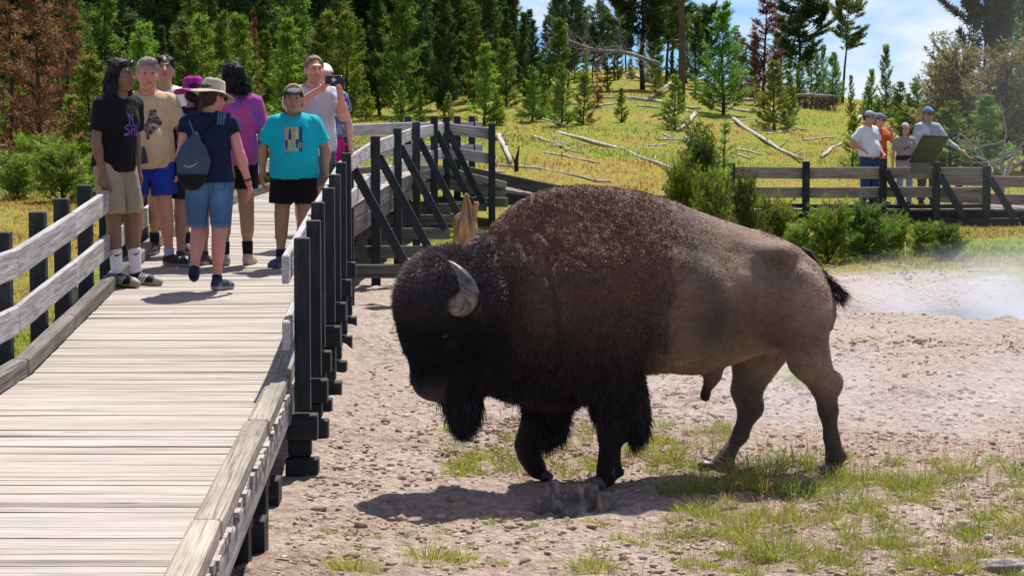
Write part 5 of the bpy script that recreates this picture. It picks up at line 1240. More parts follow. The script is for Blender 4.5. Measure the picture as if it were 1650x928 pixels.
def pine_mesh(seed, H, R, base, style='young', green=((.030, .060, .014), (.085, .140, .028)), nl=.12, nw=.016, dens=1.0, twig=.105, m=7, dry=.04, skip=.15):
    r = np.random.default_rng(seed); tr = MB(); n_ = 12
    bx, by = np.cumsum(r.normal(0, .010 * H, n_ + 1)) * .5, np.cumsum(r.normal(0, .010 * H, n_ + 1)) * .5; bx -= bx[0]; by -= by[0]; zt = np.linspace(0, H, n_ + 1)
    r0 = .011 * H + .018
    tr.tube(np.stack([bx, by, zt], 1), r0 * (1 - .93 * (zt / H) ** .9), 8, BARK, wob=.06)
    ax = lambda z: np.array([np.interp(z, zt, bx), np.interp(z, zt, by), z])
    Pt, Dt, Sz = [], [], []; z = base * H; k = 0
    while z < H * .985:
        t = (z - base * H) / (H * (1 - base)); nb = int(r.integers(4, 7)) if style != 'bush' else int(r.integers(9, 13))
        for b in range(nb):
            if style == 'young': L = R * ((1 - t) ** .8 * 1.02 + .05) * r.uniform(.45, 1.22); el = r.uniform(.05, .40) + .55 * t
            elif style == 'tall': L = R * (min(1, .35 + 1.6 * t) * (1 - t) ** .6 + .08) * r.uniform(.4, 1.3); el = r.uniform(-.15, .35) + .5 * t
            elif style == 'old':
                if r.random() < skip: continue
                L = R * (math.sin(PI * min(1, t * .8 + .12)) ** .6) * r.uniform(.35, 1.15); el = r.uniform(-.1, .6)
            elif style == 'dead': L = R * ((1 - t) ** .7 + .05) * r.uniform(.5, 1.15); el = r.uniform(-.45, .15) + .3 * t
            else: L = R * r.uniform(.45, 1.1) * (1 - .35 * t); el = r.uniform(.15, 1.2)
            a = r.uniform(0, 2 * PI); d = np.array([math.cos(a) * math.cos(el), math.sin(a) * math.cos(el), math.sin(el)]); p = ax(z).copy(); ns = max(3, int(L / .16)); pts = [p.copy()]
            side = np.cross(d, (0, 0, 1.)); side /= np.linalg.norm(side) + 1e-9
            for s_ in range(ns):
                d = d + np.array([0, 0, .10 if style != 'dead' else -.03]) + r.normal(0, .07, 3); d /= np.linalg.norm(d); p = p + d * (L / ns); pts.append(p.copy()); fr = (s_ + 1) / ns
                if fr > (.22 if style != 'old' else .34):
                    Pt.append(p.copy()); Dt.append(d.copy()); Sz.append(1.0)
                    for sg in (1, -1):
                        if r.random() < (.88 if style in ('bush', 'old') else .62) * dens:
                            tl = min(.42 * L * (1.1 - fr) + .06, .55); td = d * .75 + side * sg * r.uniform(.5, 1.0) + np.array([0, 0, r.uniform(0, .45) if style != 'dead' else r.uniform(-.4, .1)]); td /= np.linalg.norm(td)
                            for q in np.arange(.06, tl + .05, twig):
                                Pt.append(p + td * q); Dt.append(td + r.normal(0, .12, 3)); Sz.append(.9)
            if L > .3 and len(pts) > 2: tr.tube(pts, np.linspace(max(.006, .012 * L + .004), .003, len(pts)), 4, BARK, cap=False)
        z += (r.uniform(.20, .36) if style not in ('old', 'bush') else r.uniform(.13, .28)) * (.6 + .4 * min(H, 6) / 5) * (1.25 if style == 'tall' else 1); k += 1
    P, D, Z = np.array(Pt), np.array(Dt), np.array(Sz); D /= np.linalg.norm(D, axis=1)[:, None]; 
    P = np.repeat(P, m, 0); D = np.repeat(D, m, 0); N = len(P); dd = D * .62 + r.normal(0, .52, (N, 3)); dd /= np.linalg.norm(dd, axis=1)[:, None]
    sd = np.cross(dd, r.normal(size=(N, 3))); sd /= np.linalg.norm(sd, axis=1)[:, None] + 1e-9; L = nl * r.uniform(.65, 1.25, N)[:, None]; w = nw * r.uniform(.7, 1.3, N)[:, None]; P = P + D * r.uniform(-.05, .05, N)[:, None]
    V = np.stack([P - sd * w * .5, P + sd * w * .5 + dd * L * .08, P + dd * L * .55 + sd * w * .55, P + dd * L], 1).reshape(-1, 3); F = (np.arange(N)[:, None] * 4 + np.array([[0, 1, 2, 3]]))
    g0, g1 = np.array(green[0]), np.array(green[1]); u = np.clip(np.repeat(r.random(N // m), m) * .75 + r.random(N) * .35 + .5 * np.repeat(n3(P[::m], 1.1, seed), m), 0, 1)[:, None]; C = g0 * (1 - u) + g1 * u; dd_ = np.repeat(r.random(N // m) < dry, m); C[dd_] = np.array([.17, .105, .055]) * r.uniform(.6, 1.4, (dd_.sum(), 1)); C = np.repeat(C, 4, 0)
    return tr, V, F, C
def make_tree(name, cat, label, args, group, mat='needles', bark='bark', part='crown'):
    t = thing(name, label, cat, (0, 0, -50), 0, group); tr, V, F, C = pine_mesh(*args[0], **args[1]); tr.build('trunk', M[bark], t, True); add_mesh(part, V, F, M[mat], t, False, C); t['used'] = 0; return t
BRIGHT = ((.10, .19, .018), (.34, .46, .05)); MID = ((.055, .115, .016), (.22, .34, .045)); DARK = ((.028, .058, .015), (.095, .155, .034)); GREY = ((.060, .095, .045), (.16, .21, .10))
RUST = ((.12, .045, .022), (.30, .13, .065)); OLIVE = ((.16, .16, .05), (.40, .37, .14))
PROTO = {}
def proto(key, *a, **k): PROTO[key] = make_tree(*a, **k)
for i in range(4): proto(f'y{i}', 'young_pine', 'tree', '', ((20 + i, 3.4, .82 + .06 * i, .03), dict(style='young', green=(MID, BRIGHT, MID, MID)[i], nl=.15, nw=.026, m=7)), '')
for i in range(4): proto(f't{i}', 'pine_tree', 'tree', '', ((40 + i, 8.0, 1.25 + .1 * i, .05), dict(style='tall' if i % 2 else 'young', green=(DARK, MID, DARK, MID)[i], nl=.25, nw=.045, twig=.17, m=6)), '')
for i in range(3): proto(f'o{i}', 'pine_tree', 'tree', '', ((60 + i, 7.5, (1.7, 2.1, 1.5)[i], (.30, .22, .5)[i]), dict(style='old', green=(MID, DARK, MID)[i], nl=.20, nw=.038, twig=.10, m=6)), '')
for i in range(2): proto(f'd{i}', 'dead_pine', 'tree', '', ((70 + i, 4.6, 1.05, .05), dict(style='dead' if i else 'young', green=RUST, nl=.17, nw=.026, dens=.85, m=5)), '')
for i in range(3): proto(f'b{i}', 'bush_pine', 'shrub', '', ((80 + i, .80, .62, .02), dict(style='bush', green=(BRIGHT, MID, BRIGHT)[i], nl=.075, nw=.012, twig=.055, m=9, dry=.22)), '', part='foliage')
proto('s0', 'pine_sapling', 'tree', '', ((90, 1.6, .26, .25), dict(style='young', green=MID, nl=.085, nw=.012, dens=.5)), '')
proto('l0', 'lichened_tree', 'tree', '', ((93, 3.2, 1.7, .12), dict(style='bush', green=OLIVE, nl=.12, nw=.03, dens=.32, twig=.15, m=5, dry=.10)), '')
proto('m0', 'pine_tree', 'tree', '', ((97, 8.5, 2.6, .22), dict(style='old', green=GREY, nl=.24, nw=.045, twig=.12, dens=.9, skip=.45)), '')
NAT = {'y': 3.4, 't': 8.0, 'o': 7.5, 'd': 4.6, 'b': .8, 's': 1.6, 'l': 3.2, 'm': 8.5}
def plant(key, px, d, H, label, group=None, wide=1.0, rz=None, tilt=(0, 0), sink=.04, x=None):
    p = gat(px, d); k = H / NAT[key[0]]; a = random.uniform(0, 6.28) if rz is None else rz; src = PROTO[key]
    if not src['used']:
        src['used'] = 1; o = src; o.location = (p[0], p[1], p[2] - sink); o.rotation_euler = (tilt[0], tilt[1], a); o.scale = (k * wide, k * wide, k); o['label'] = label
        if group: o['group'] = group
        elif 'group' in o: del o['group']
    else:
        o = dup(src, (p[0], p[1], p[2] - sink), a, (k * wide, k * wide, k), label, group, tilt)
        if not group and 'group' in o: del o['group']
    return o
def topH(px, py, d):
    """height of a tree at px, distance d, whose tip reaches image row py"""
    return at(px, py, d)[2] - gat(px, d)[2]
def T(key, px, d, ytop, label, group=None, **k): return plant(key, px, d, topH(px, ytop, d), label, group, **k)
FR = lambda px: float(np.interp(px, [-300, 120, 300, 450, 850, 930], [45, 48, 55, 65, 67, 72]))
# --- named individuals, left side
T('d0', 66, 46, -70, 'big rust brown dead pine at the left end of the wood'); T('d1', 20, 48.5, -30, 'rust brown dead pine cut by the left edge of the photo'); T('d1', 112, 53, -40, 'rust brown dead pine right of the biggest dead one', wide=.8)
T('y1', 150, 47, 85, 'bright lime green young pine behind the man in black', wide=1.25); T('y1', 118, 46.5, 150, 'low bright green young pine under the dead brown trees', wide=1.4); T('y1', 196, 50, 130, 'bright green young pine between the man in black and the man in tan', wide=1.2)
T('d1', 232, 60, 40, 'thin dead reddish pine among the green ones behind the man in tan', wide=.4); T('d1', 410, 66, 8, 'thin dead reddish pine standing behind the pink tie-dye tee', wide=.4)
T('d0', 768, 80, 24, 'small orange brown dead pine high in the middle of the wood', wide=.5)
T('d1', 962, 76, 78, 'small dead red pine at the right end of the wood', wide=.55)
# --- the wood: three depths
zones = [(-300, 150, 'beyond the left rail'), (150, 420, 'behind the group of people'), (420, 560, 'behind the man with the phone'), (560, 720, 'behind the slanting braces'), (720, 905, 'left of the gap of blue sky')]
def zone(px): return next((z for a, b, z in zones if a <= px < b), 'left of the gap of blue sky')
rf = random.Random(17)
px = -190
while px < 900:
    d = FR(px) + rf.uniform(.0, 3.0); yt = rf.uniform(60, 165) if px > 560 else rf.uniform(10, 130)
    if px < 120: yt = rf.uniform(120, 190); 
    z = zone(px); T('y%d' % rf.choice((0, 2, 3, 1, 1)), px, d, yt, f'small green pine at the front of the wood {z}', f'small front row pines {z}', wide=rf.uniform(.85, 1.15)); px += rf.choice((12, 20, 30, 44, 58))
px = -200
while px < 905:
    d = FR(px) + rf.uniform(4.5, 11); yt = rf.uniform(-60, 60) if px < 820 else rf.uniform(20, 75)
    z = zone(px); T(rf.choice(('t0', 't1', 't2', 't3', 'y0', 'y2')), px, d, yt, f'tall green pine in the middle of the wood {z}', f'tall pines {z}', wide=rf.uniform(.75, 1.15)); px += rf.uniform(26, 52)
for row, (d0, d1) in enumerate(((14, 22), (24, 36), (38, 50))):
    px = -220
    while px < 880 - 12 * row:
        d = FR(px) + rf.uniform(d0, d1); yt = rf.uniform(-230, -60) if px < 800 else rf.uniform(-60, 40)
        z = zone(px); T(rf.choice(('t0', 't2', 't0', 't3')), px, d, yt, f'dark pine deep in the wood {z}', f'dark pines deep in the wood {z}', wide=rf.uniform(.9, 1.25)); px += rf.uniform(22, 36)
# --- the hill with the sky behind it
T('m0', 915, 84, -25, 'grey green pine with a wide thin crown at the left of the sky gap', wide=1.0); T('m0', 955, 96, 12, 'wide grey green pine behind the fallen dead tree on the crest', wide=1.1)
T('o1', 1035, 92, -130, 'big dark pine on the crest with a thick dark trunk', wide=1.25); T('o0', 1072, 100, -40, 'dark green pine on the crest left of the bare pole trunk', wide=1.2); T('o0', 990, 100, 10, 'mid green pine on the crest behind the sky gap', wide=1.1)
T('y3', 1165, 77, 2, 'dark green cone shaped pine right of the bare pole trunk', wide=1.0); T('d0', 1228, 84, -8, 'big red brown dead pine on the crest under blue sky', wide=1.45); T('o1', 1283, 98, -40, 'tall dark green pine right of the red brown dead one', wide=1.35)
T('t3', 1120, 96, 20, 'green pine behind the bare pole trunk', wide=1.25); T('y0', 1195, 92, 60, 'green pine between the cone shaped pine and the dead red one')
T('y1', 1248, 72, 95, 'light green bushy young pine below the red brown dead pine', wide=1.3); T('y0', 1272, 73, 120, 'small green pine leaning on the brush pile', wide=1.0)
T('y2', 1325, 90, 68, 'narrow blue green pine left of the slender leaning tree', wide=.55); T('y2', 1345, 92, 85, 'small narrow pine behind the brush pile', wide=.6)
T('o2', 1356, 96, -6, 'slender leaning pine with a tufted crown alone against the sky', wide=1.1, tilt=(0, R_(6)))
T('y2', 1425, 80, 68, 'narrow young pine against the white cloud', wide=.62); T('y2', 1402, 78, 108, 'small young pine left of the one against the cloud', wide=.75); T('y2', 1370, 80, 118, 'tiny pointed pine by the foot of the slender leaning tree', wide=.55); T('y0', 1448, 76, 130, 'short bushy pine behind the platform visitors', wide=1.5); T('y3', 1475, 72, 125, 'short dark pine left of the lichened tree', wide=1.3)
T('m0', 1580, 66, -140, 'big grey green pine with crooked limbs at the right edge', wide=.85); T('o0', 1640, 72, -90, 'tall grey green pine cut by the right edge of the photo', wide=.9); T('t3', 1648, 58, 30, 'green pine at the right edge beyond the bare white tree', wide=1.0)
T('l0', 1545, 60, 98, 'olive lichened twiggy tree behind the platform', wide=1.25); T('l0', 1615, 57, 108, 'olive lichened twiggy tree at the right edge', wide=1.2); T('l0', 1508, 64, 118, 'olive lichened twiggy tree left of its two neighbours', wide=.9)
T('y0', 1590, 55, 150, 'low green pine under the lichened trees', wide=1.6); T('y3', 1530, 56, 160, 'low dark pine behind the tall man on the platform', wide=1.5); T('y1', 1372, 57, 182, 'small green pine left of the platform visitors', wide=1.1)
for px, d, yt in ((1690, 60, -40), (1760, 66, 20), (1710, 52, 120)): T('t1', px, d, yt, 'green pine beyond the right edge of the photo', 'pines beyond the right edge')
T('s0', 1166, 52, 190, 'thin green sapling left of the platform rail', wide=1.3); T('y1', 1088, 68, 118, 'small green pine at the foot of the bare pole trunk', wide=1.2); T('y0', 1000, 70, 140, 'small dark pine near the end of the wood', wide=1.1); T('y2', 940, 69, 115, 'small green pine at the right corner of the wood', wide=1.0); T('y3', 905, 68, 100, 'dark green young pine near the right corner of the wood')
T('y1', 1060, 82, 100, 'small light green pine on the crest'); T('s0', 905, 52, 240, 'tiny thin sapling in the meadow', wide=1.2)
for px, d, yt, k_ in ((900, 100, -30, 't2'), (925, 104, 30, 'o1'), (978, 90, 55, 't1'), (1008, 106, -10, 'o1'), (1055, 95, 30, 't3'), (1080, 104, -60, 'o0'), (1140, 103, 10, 'o1'), (1185, 100, 40, 't1'), (1215, 106, 50, 't0'), (1255, 104, 20, 't3'), (1305, 104, 55, 't1')): T(k_, px, d, yt, 'dark pine standing among others on the crest under the sky', 'taller pines along the crest', wide=rf.uniform(.9, 1.25))
px = 872
while px < 1345:
    d = rf.uniform(86, 112); T(rf.choice(('y0', 'y2', 'y3', 't1', 'y1')), px, d, rf.uniform(28, 96) if px < 1120 else rf.uniform(60, 118), 'small pine among the others along the crest of the hill', 'small pines along the crest of the hill', wide=rf.uniform(.8, 1.3)); px += rf.uniform(16, 34)
for px in range(1395, 1700, 24): T(rf.choice(('y0', 'y2', 'y3', 'y1')), px + rf.uniform(-8, 8), rf.uniform(62, 84), rf.uniform(118, 165), 'low pine in the thicket behind the platform visitors', 'low pines in the thicket behind the platform', wide=rf.uniform(1.1, 1.7))
# --- low bush pines round the platform and the left rail
SHL = [('b1', 1122, 38, 262, 'dark green bushy pine shrub behind the bison rump', .60), ('b0', 1098, 36.5, 290, 'green pine shrub just above the bison back', .5), ('b2', 1150, 35, 305, 'dry reddish green shrub above the bison back', .55), ('b1', 1205, 36, 318, 'olive shrub left of the platform', .55), ('b0', 1250, 37.5, 335, 'green shrub in the dark gap under the platform', .95),
       ('b2', 1290, 34.6, 372, 'low green shrub right of the bison rump', .9), ('b0', 1335, 34.8, 345, 'bright green shrub with an upright tip below the platform', .98), ('b1', 1400, 35.2, 352, 'dense green shrub below the platform sign', 1.15), ('b0', 1440, 35.6, 358, 'green shrub right of the dense one below the sign', 1.05), ('b2', 1490, 36, 368, 'pale green shrub in the steam below the platform', 1.15), ('b1', 1530, 35, 375, 'dull green shrub at the right end of the shrub row', 1.2), ('b1', 1370, 36.4, 360, 'dark shrub between the two bright ones below the platform', 1.1)]
for k_, px, d, yt, lb, wd in SHL: T(k_, px, d, yt, lb, wide=wd)
for px, d, yt, lb in ((100, 39, 250, 'small bright green shrub beyond the left rail'), (60, 42, 235, 'yellow green shrub in the debris below the dead trees'), (150, 40, 262, 'low bright shrub behind the man in black'), (28, 40, 262, 'small shrub at the left edge of the photo'), (420, 42, 250, 'green shrub beside the rail behind the tie-dye tee')): T(rf.choice(('b0', 'b2')), px, d, yt, lb, wide=1.2)
T('y1', 1255, 49.5, 320, 'small lime green pine seen through the platform rail', wide=1.6)
for k_ in list(PROTO):
    if not PROTO[k_]['used']:
        for c_ in list(PROTO[k_].children): bpy.data.objects.remove(c_)
        bpy.data.objects.remove(PROTO[k_])
    else: del PROTO[k_]['used']
# --- bare pole trunk on the hill
pt = thing('bare_tree', 'bare brown pole of a dead tree standing tall on the hill', 'tree', tuple(gpt(1097, 176))); b0 = np.array(pt.location); m = MB(); hz = np.linspace(0, 7, 15)
m.tube(np.stack([.03 * np.sin(hz * .9), 0 * hz, hz - .1], 1), .125 - .008 * hz, 10, (.17, .115, .075), wob=.05); m.build('trunk', M['bark'], pt, True)
for (z_, a_, L_) in ((3.4, 2.7, .9), (2.1, 3.3, .6), (1.7, .3, .5), (3.9, .2, .7), (2.9, 4.5, .5)): MB().tube([(0, 0, z_), (L_ * .5 * math.cos(a_), L_ * .5 * math.sin(a_), z_ + .05), (L_ * math.cos(a_), L_ * math.sin(a_), z_ - .05)], [.022, .014, .004], 5, (.17, .14, .12)).build('branch', M['bark'], pt, True)
# --- bare silver tree at the right edge
def branchy(m, p, d, L, r0, depth, r, col):
    pts = [p.copy()]
    for _ in range(5): d = d + r.normal(0, .16, 3); d /= np.linalg.norm(d); p = p + d * L / 5; pts.append(p.copy())
    m.tube(pts, np.linspace(r0, r0 * .45 if depth else .003, 6), 6, col, cap=False)
    if depth:
        for q in range(4): branchy(m, pts[2 + q % 4].copy(), d * .5 + r.normal(0, .75, 3) + (0, 0, .2), L * r.uniform(.4, .7), r0 * .5, depth - 1, r, col)
for px, py, d, H, seed, lb in ((1607, 292, 48.7, 1.0, 4, 'bare silver white dead tree by the right end of the platform'), (1540, 212, 60, .9, 9, 'grey leafless bush behind the tall man in blue')):
    p = gat(px, d); t = thing('bare_tree', lb, 'tree', tuple(p)); r = np.random.default_rng(seed); m = MB(); pts = [(0, 0, -.1), (.05, 0, .25 * H), (.10, .02, .55 * H), (.22, .04, .8 * H)]
    m.tube(pts, [.10 * H, .085 * H, .07 * H, .05 * H], 8, (.44, .41, .39)); m.build('trunk', M['deadwood'], t, True); m = MB()
    for (a_, u_) in ((2.6, .9), (.5, .8), (1.6, 1.4), (3.6, 1.1), (.1, 1.2), (5.2, .9)): branchy(m, np.array([.15, .03, .68 * H]), np.array([math.cos(a_), .4 * math.sin(a_), u_]), .8 * H * r.uniform(.7, 1.2), .035, 2, r, (.36, .33, .32))
    m.build('branches', M['deadwood'], t, True)
# --- fallen logs
LOGS = [((1012, 159), (1128, 180), 6, 'grey fallen log at the foot of the bare pole trunk'), ((1175, 186), (1290, 264), 6, 'long pale log slanting down to the platform rail'), ((898, 214), (1085, 284), 6, 'long silver log lying across the middle of the meadow'),
        ((800, 222), (822, 270), 9, 'thick white log end right of the last boardwalk post'), ((800, 268), (985, 299), 5, 'thin pale log just above the bison hump'), ((748, 283), (814, 278), 7, 'short grey log behind the boardwalk corner'), ((862, 222), (905, 240), 5, 'short bent silver branch in the meadow'), ((880, 248), (965, 266), 4, 'thin pale stick below the long silver log'),
        ((1122, 182), (1092, 214), 7, 'short white log below the bare pole trunk'), ((1104, 228), (1118, 240), 10, 'chunk of white stump in the meadow'), ((1046, 162), (1112, 126), 5, 'grey branch leaning against the bare pole trunk'), ((1232, 188), (1300, 214), 4, 'thin log behind the small bushy pine'), ((1322, 256), (1356, 233), 6, 'short white log left of the platform visitors'),
        ((1378, 206), (1440, 172), 6, 'grey leaning log above the platform visitors'), ((1540, 213), (1648, 212), 6, 'pale horizontal log at the right edge'), ((1530, 226), (1592, 242), 6, 'grey log behind the tall man on the platform'), ((1110, 150), (1230, 166), 6, 'grey log lying on the crest'), ((1010, 120), (1100, 152), 5, 'log on the crest left of the bare pole trunk'), ((1150, 170), (1215, 184), 5, 'pale log under the cone shaped pine'),
        ((1240, 178), (1262, 198), 5, 'short curved log beside the bushy young pine'), ((0, 238), (38, 241), 6, 'grey log at the left edge below the dead trees'), ((60, 262), (160, 236), 4, 'grey stick in the debris below the dead trees'), ((1280, 424), (1345, 432), 4, 'grey stick on the gravel below the shrubs'), ((1420, 428), (1500, 434), 3, 'thin stick at the edge of the gravel'), ((1560, 438), (1640, 436), 3, 'thin grey stick on the far gravel at the right')]
rl = np.random.default_rng(31)
for _ in range(34):
    x_, y_ = rl.uniform(880, 1340), rl.uniform(122, 255); a_ = rl.uniform(-.6, .6) + (PI if rl.random() < .5 else 0); L_ = rl.uniform(14, 60) * (.6 + (y_ - 100) / 220)
    LOGS.append(((x_, y_), (x_ + L_ * math.cos(a_), max(118, y_ + L_ * .6 * math.sin(a_))), rl.uniform(2, 4), 'thin grey stick lying in the grass of the hillside'))
for (a, b, w_, lb) in LOGS:
    A, B = gpt(*a), gpt(*b); rr_ = w_ / 2 * A[1] / FPX; o = (A + B) / 2; n_ = 9; u = np.linspace(0, 1, n_)[:, None]; pts = A * (1 - u) + B * u; pts[:, 2] = [gz(x_, y_) for x_, y_ in pts[:, :2]]; pts[:, 2] = np.convolve(np.pad(pts[:, 2], 2, 'edge'), np.ones(5) / 5, 'valid') + rr_ * .7
    if 'leaning' in lb: pts[:, 2] += np.linspace(0 if 'pole' in lb else .0, .5, n_)
    pts += rl.normal(0, rr_ * .35, pts.shape) * (1, 1, .5)
    t = thing('fallen_log', lb, 'log', tuple(o), 0, 'thin sticks on the hillside' if 'of the hillside' in lb else None); m = MB(); m.tube(pts - o, rr_ * np.linspace(1.1, .6, n_), 8, (.50, .465, .44), wob=.12); m.build('trunk', M['deadwood'], t, True)
    for q in range(3 if w_ > 4 else 1):
        i_ = int(rl.integers(2, 8)); d = rl.normal(0, 1, 3); d[2] = abs(d[2]) + .4; d /= np.linalg.norm(d); L_ = rl.uniform(.15, .5); p = pts[i_] - o; MB().tube([p, p + d * L_ * .5 + rl.normal(0, .02, 3), p + d * L_], [rr_ * .35, rr_ * .22, .004], 5, (.46, .43, .41)).build('broken_branch', M['deadwood'], t, True)
# fallen dead tree with a comb of bare branches on the crest
A, B = at(885, 62, 82), at(1062, 100, 80); o = (A + B) / 2; t = thing('fallen_dead_tree', 'grey fallen dead tree with bare branches hung up on the crest below the sky', 'tree', tuple(o)); m = MB(); u = np.linspace(0, 1, 12)[:, None]; pts = A * (1 - u) + B * u - o; pts[:, 2] += .06 * np.sin(np.arange(12)); m.tube(pts, np.linspace(.03, .075, 12), 7, (.30, .27, .26)); m.build('trunk', M['deadwood'], t, True); m = MB()
for q in range(46):
    p = pts[int(rl.integers(0, 10))] + rl.normal(0, .03, 3); branchy(m, p, rl.normal(0, .8, 3) + (-.5, 0, .25), rl.uniform(.4, 1.1), .014, 1, rl, (.27, .245, .24))
m.build('branches', M['deadwood'], t, True)
# brush pile
p = gpt(1303, 176); t = thing('brush_pile', 'dark tangled heap of dead branches on the hill', 'brush pile', tuple(p)); m = MB()
for q in range(260):
    x_ = rl.uniform(-.85, .95); a_ = np.array([x_, rl.uniform(-.3, .3), rl.uniform(0, .45)]); d = np.array([rl.normal(0, .6), rl.normal(0, .3), -abs(rl.normal(.5, .5))]); d /= np.linalg.norm(d); m.tube([a_ + (0, 0, .1), a_ + d * rl.uniform(.2, .5)], [.014, .005], 4, np.array([.13, .105, .095]) * rl.uniform(.5, 1.5))
m.build('twigs', M['deadwood'], t); m = MB(); m.tube([(-.95, -.2, .42), (0, -.25, .47), (1.0, -.2, .40)], [.05, .06, .05], 7, (.34, .30, .28)); m.build('top_log', M['deadwood'], t, True)
# debris of brown dead boughs below the dead trees on the left
for i_, (px, py, lb) in enumerate(((25, 225, 'heap of dead brown boughs at the left edge'), (120, 225, 'heap of dead brown and grey boughs beside the man in black'), (75, 258, 'scatter of brown twigs in the grass below the dead trees'))):
    p = gpt(px, py); t = thing('dead_boughs', lb, 'brush pile', tuple(p)); m = MB(); big = i_ < 2
    for q in range(150): a_ = np.array([rl.normal(0, .45), rl.normal(0, .3), abs(rl.normal(0, .22 if big else .05))]); d = rl.normal(0, 1, 3) * (1, .6, .5); d /= np.linalg.norm(d); m.tube([a_, a_ + d * rl.uniform(.15, .5)], [.011, .004], 4, np.array(((.17, .09, .06), (.26, .22, .2), (.09, .06, .05))[q % 3]) * rl.uniform(.6, 1.3))
    m.build('twigs', M['deadwood'], t)
# --- stumps
def stump_sdf(name, label, loc, prims, col, vox, amp, fr, stretch=(1, 1, .25), seed=3):
    t = thing(name, label, 'stump', tuple(loc)); f = Field((-.7, -.7, -.25), (.7, .7, 1.5), vox)
    for (a, b, r1, r2) in prims: f.cone(a, b, r1, r2, .06)
    V, Q = f.mesh(); N = vnormals(V, Q); n = n3(V * stretch, fr, seed); V = V + N * (amp * n + amp * .6 * n3(V * stretch, fr * 2.3, seed + 4))[:, None]; C = np.array(col) * (1 + .9 * n3(V * stretch, fr * 1.6, 9))[:, None]
    add_mesh('wood', V, Q, M['deadwood'], t, True, np.clip(C, .01, 1), V[:, [2, 0, 1]]); return t
p = gat(748, 26.8); stump_sdf('driftwood_snag', 'orange tan forked snag of old wood standing behind the bison head', p, [((0, 0, -.2), (0, 0, .55), .20, .15), ((0, 0, .5), (.0, 0, .85), .15, .11), ((0, 0, .8), (.025, 0, 1.17), .105, .03), ((.08, 0, .65), (.13, 0, 1.08), .075, .02), ((-.08, 0, .4), (-.04, 0, .7), .09, .06)], (.52, .31, .15), .017, .045, 17)
p = gpt(926, 824); p[2] += .045; stump_sdf('rotten_stump', 'low grey brown rotten root stump in front of the bison feet', p, [((-.12, 0, -.06), (-.13, .02, .09), .08, .030), ((-.04, .03, -.08), (.03, .0, .055), .12, .055), ((.12, 0, -.08), (.22, .02, -.03), .10, .05), ((-.12, -.06, -.08), (.16, -.09, -.06), .08, .09), ((.1, -.05, -.03), (.19, -.08, .03), .06, .02)], (.24, .195, .17), .010, .06, 22, (1, 1, .5), 6)
p = gpt(1618, 922); stump_sdf('weathered_log', 'grey weathered log end in the bottom right corner', p, [((-.10, .0, .0), (.35, -.1, .03), .055, .07), ((-.06, -.05, .0), (.3, -.2, .02), .05, .06)], (.34, .29, .26), .011, .03, 26, (.3, 1, 1), 4)
p = gpt(832, 276); t = thing('broken_stump', 'thin dark splintered stump standing in the meadow', 'stump', tuple(p)); MB().tube([(0, 0, -.1), (.0, 0, .2), (.06, 0, .50)], [.05, .04, .008], 7, (.045, .035, .03)).tube([(0, 0, .1), (-.09, 0, .32)], [.03, .008], 6, (.045, .035, .03)).build('wood', M['bark'], t, True)
for (a, b, w_, lb) in (((112, 470), (165, 488), .11, 'pale driftwood log below the left rail'), ((128, 436), (122, 505), .09, 'grey upright root behind the left rail'), ((0, 560), (60, 540), .08, 'dull grey log beneath the left rail at the edge')):
    A, B = at(*a, 23.5), at(*b, 23.5); o = (A + B) / 2; o[2] = gz(o[0], o[1]) + .08; t = thing('driftwood', lb, 'log', tuple(o)); MB().tube(np.linspace(A - o, B - o, 7) * (1.6, 1, .6) + rl.normal(0, .015, (7, 3)), w_ * np.linspace(1, .7, 7), 8, (.38, .33, .30), wob=.15).build('wood', M['deadwood'], t, True)
# ------------------------------------------------------------------ grass, seed heads: nobody could count them
def grass_mat():
    m = NT('grass_blades'); c = m.attr('Col'); m.fin(c, .6, .25); tr = m.n.new('ShaderNodeBsdfTranslucent'); m.set(tr.inputs[0], c); ms = m.n.new('ShaderNodeMixShader'); ms.inputs[0].default_value = .4
    m.t.links.new(m.b.outputs[0], ms.inputs[1]); m.t.links.new(tr.outputs[0], ms.inputs[2]); m.t.links.new(ms.outputs[0], m.out.inputs[0]); return m.m
M['grass'] = grass_mat(); gr = np.random.default_rng(41)
def gnear(x, y): return ground_z(x, y) + (vnoise(x / .32, y / .32, 3) * .024 + vnoise(x / .13, y / .13, 4) * .017) * (1 - sstep(28, 36, y))
TUFTS = [(745, 757, 16, 30), (832, 757, 30, 55), (690, 890, 30, 40), (745, 892, 18, 26), (568, 918, 32, 36), (1255, 892, 40, 60), (1150, 832, 34, 40), (1200, 846, 28, 36), (1250, 832, 34, 40), (1300, 842, 26, 30), (1362, 818, 28, 34), (1390, 824, 20, 26), (1420, 882, 32, 30), (1444, 878, 26, 30), (1470, 795, 34, 42), (1502, 785, 26, 40), (1562, 852, 24, 26), (1590, 832, 20, 24),
         (1640, 852, 30, 34), (1530, 915, 40, 34), (1482, 905, 28, 30), (1640, 775, 28, 40), (1545, 775, 30, 44), (1180, 892, 20, 26), (1330, 892, 24, 26), (955, 915, 30, 34), (800, 838, 14, 22), (1075, 860, 18, 26), (1120, 862, 24, 30), (1230, 800, 34, 44), (1290, 800, 34, 44), (1100, 800, 34, 40), (1150, 795, 36, 44), (1200, 785, 30, 46), (1330, 795, 28, 40), (1395, 785, 30, 40), (1440, 790, 24, 34), (1395, 548, 20, 14), (1295, 632, 16, 34), (1290, 620, 12, 28), (1025, 735, 24, 40), (1070, 745, 26, 44), (1180, 712, 20, 30), (915, 720, 14, 26), (1480, 640, 12, 10), (1330, 770, 24, 40), (1230, 770, 34, 46), (1280, 765, 30, 46), (1355, 775, 22, 36)]
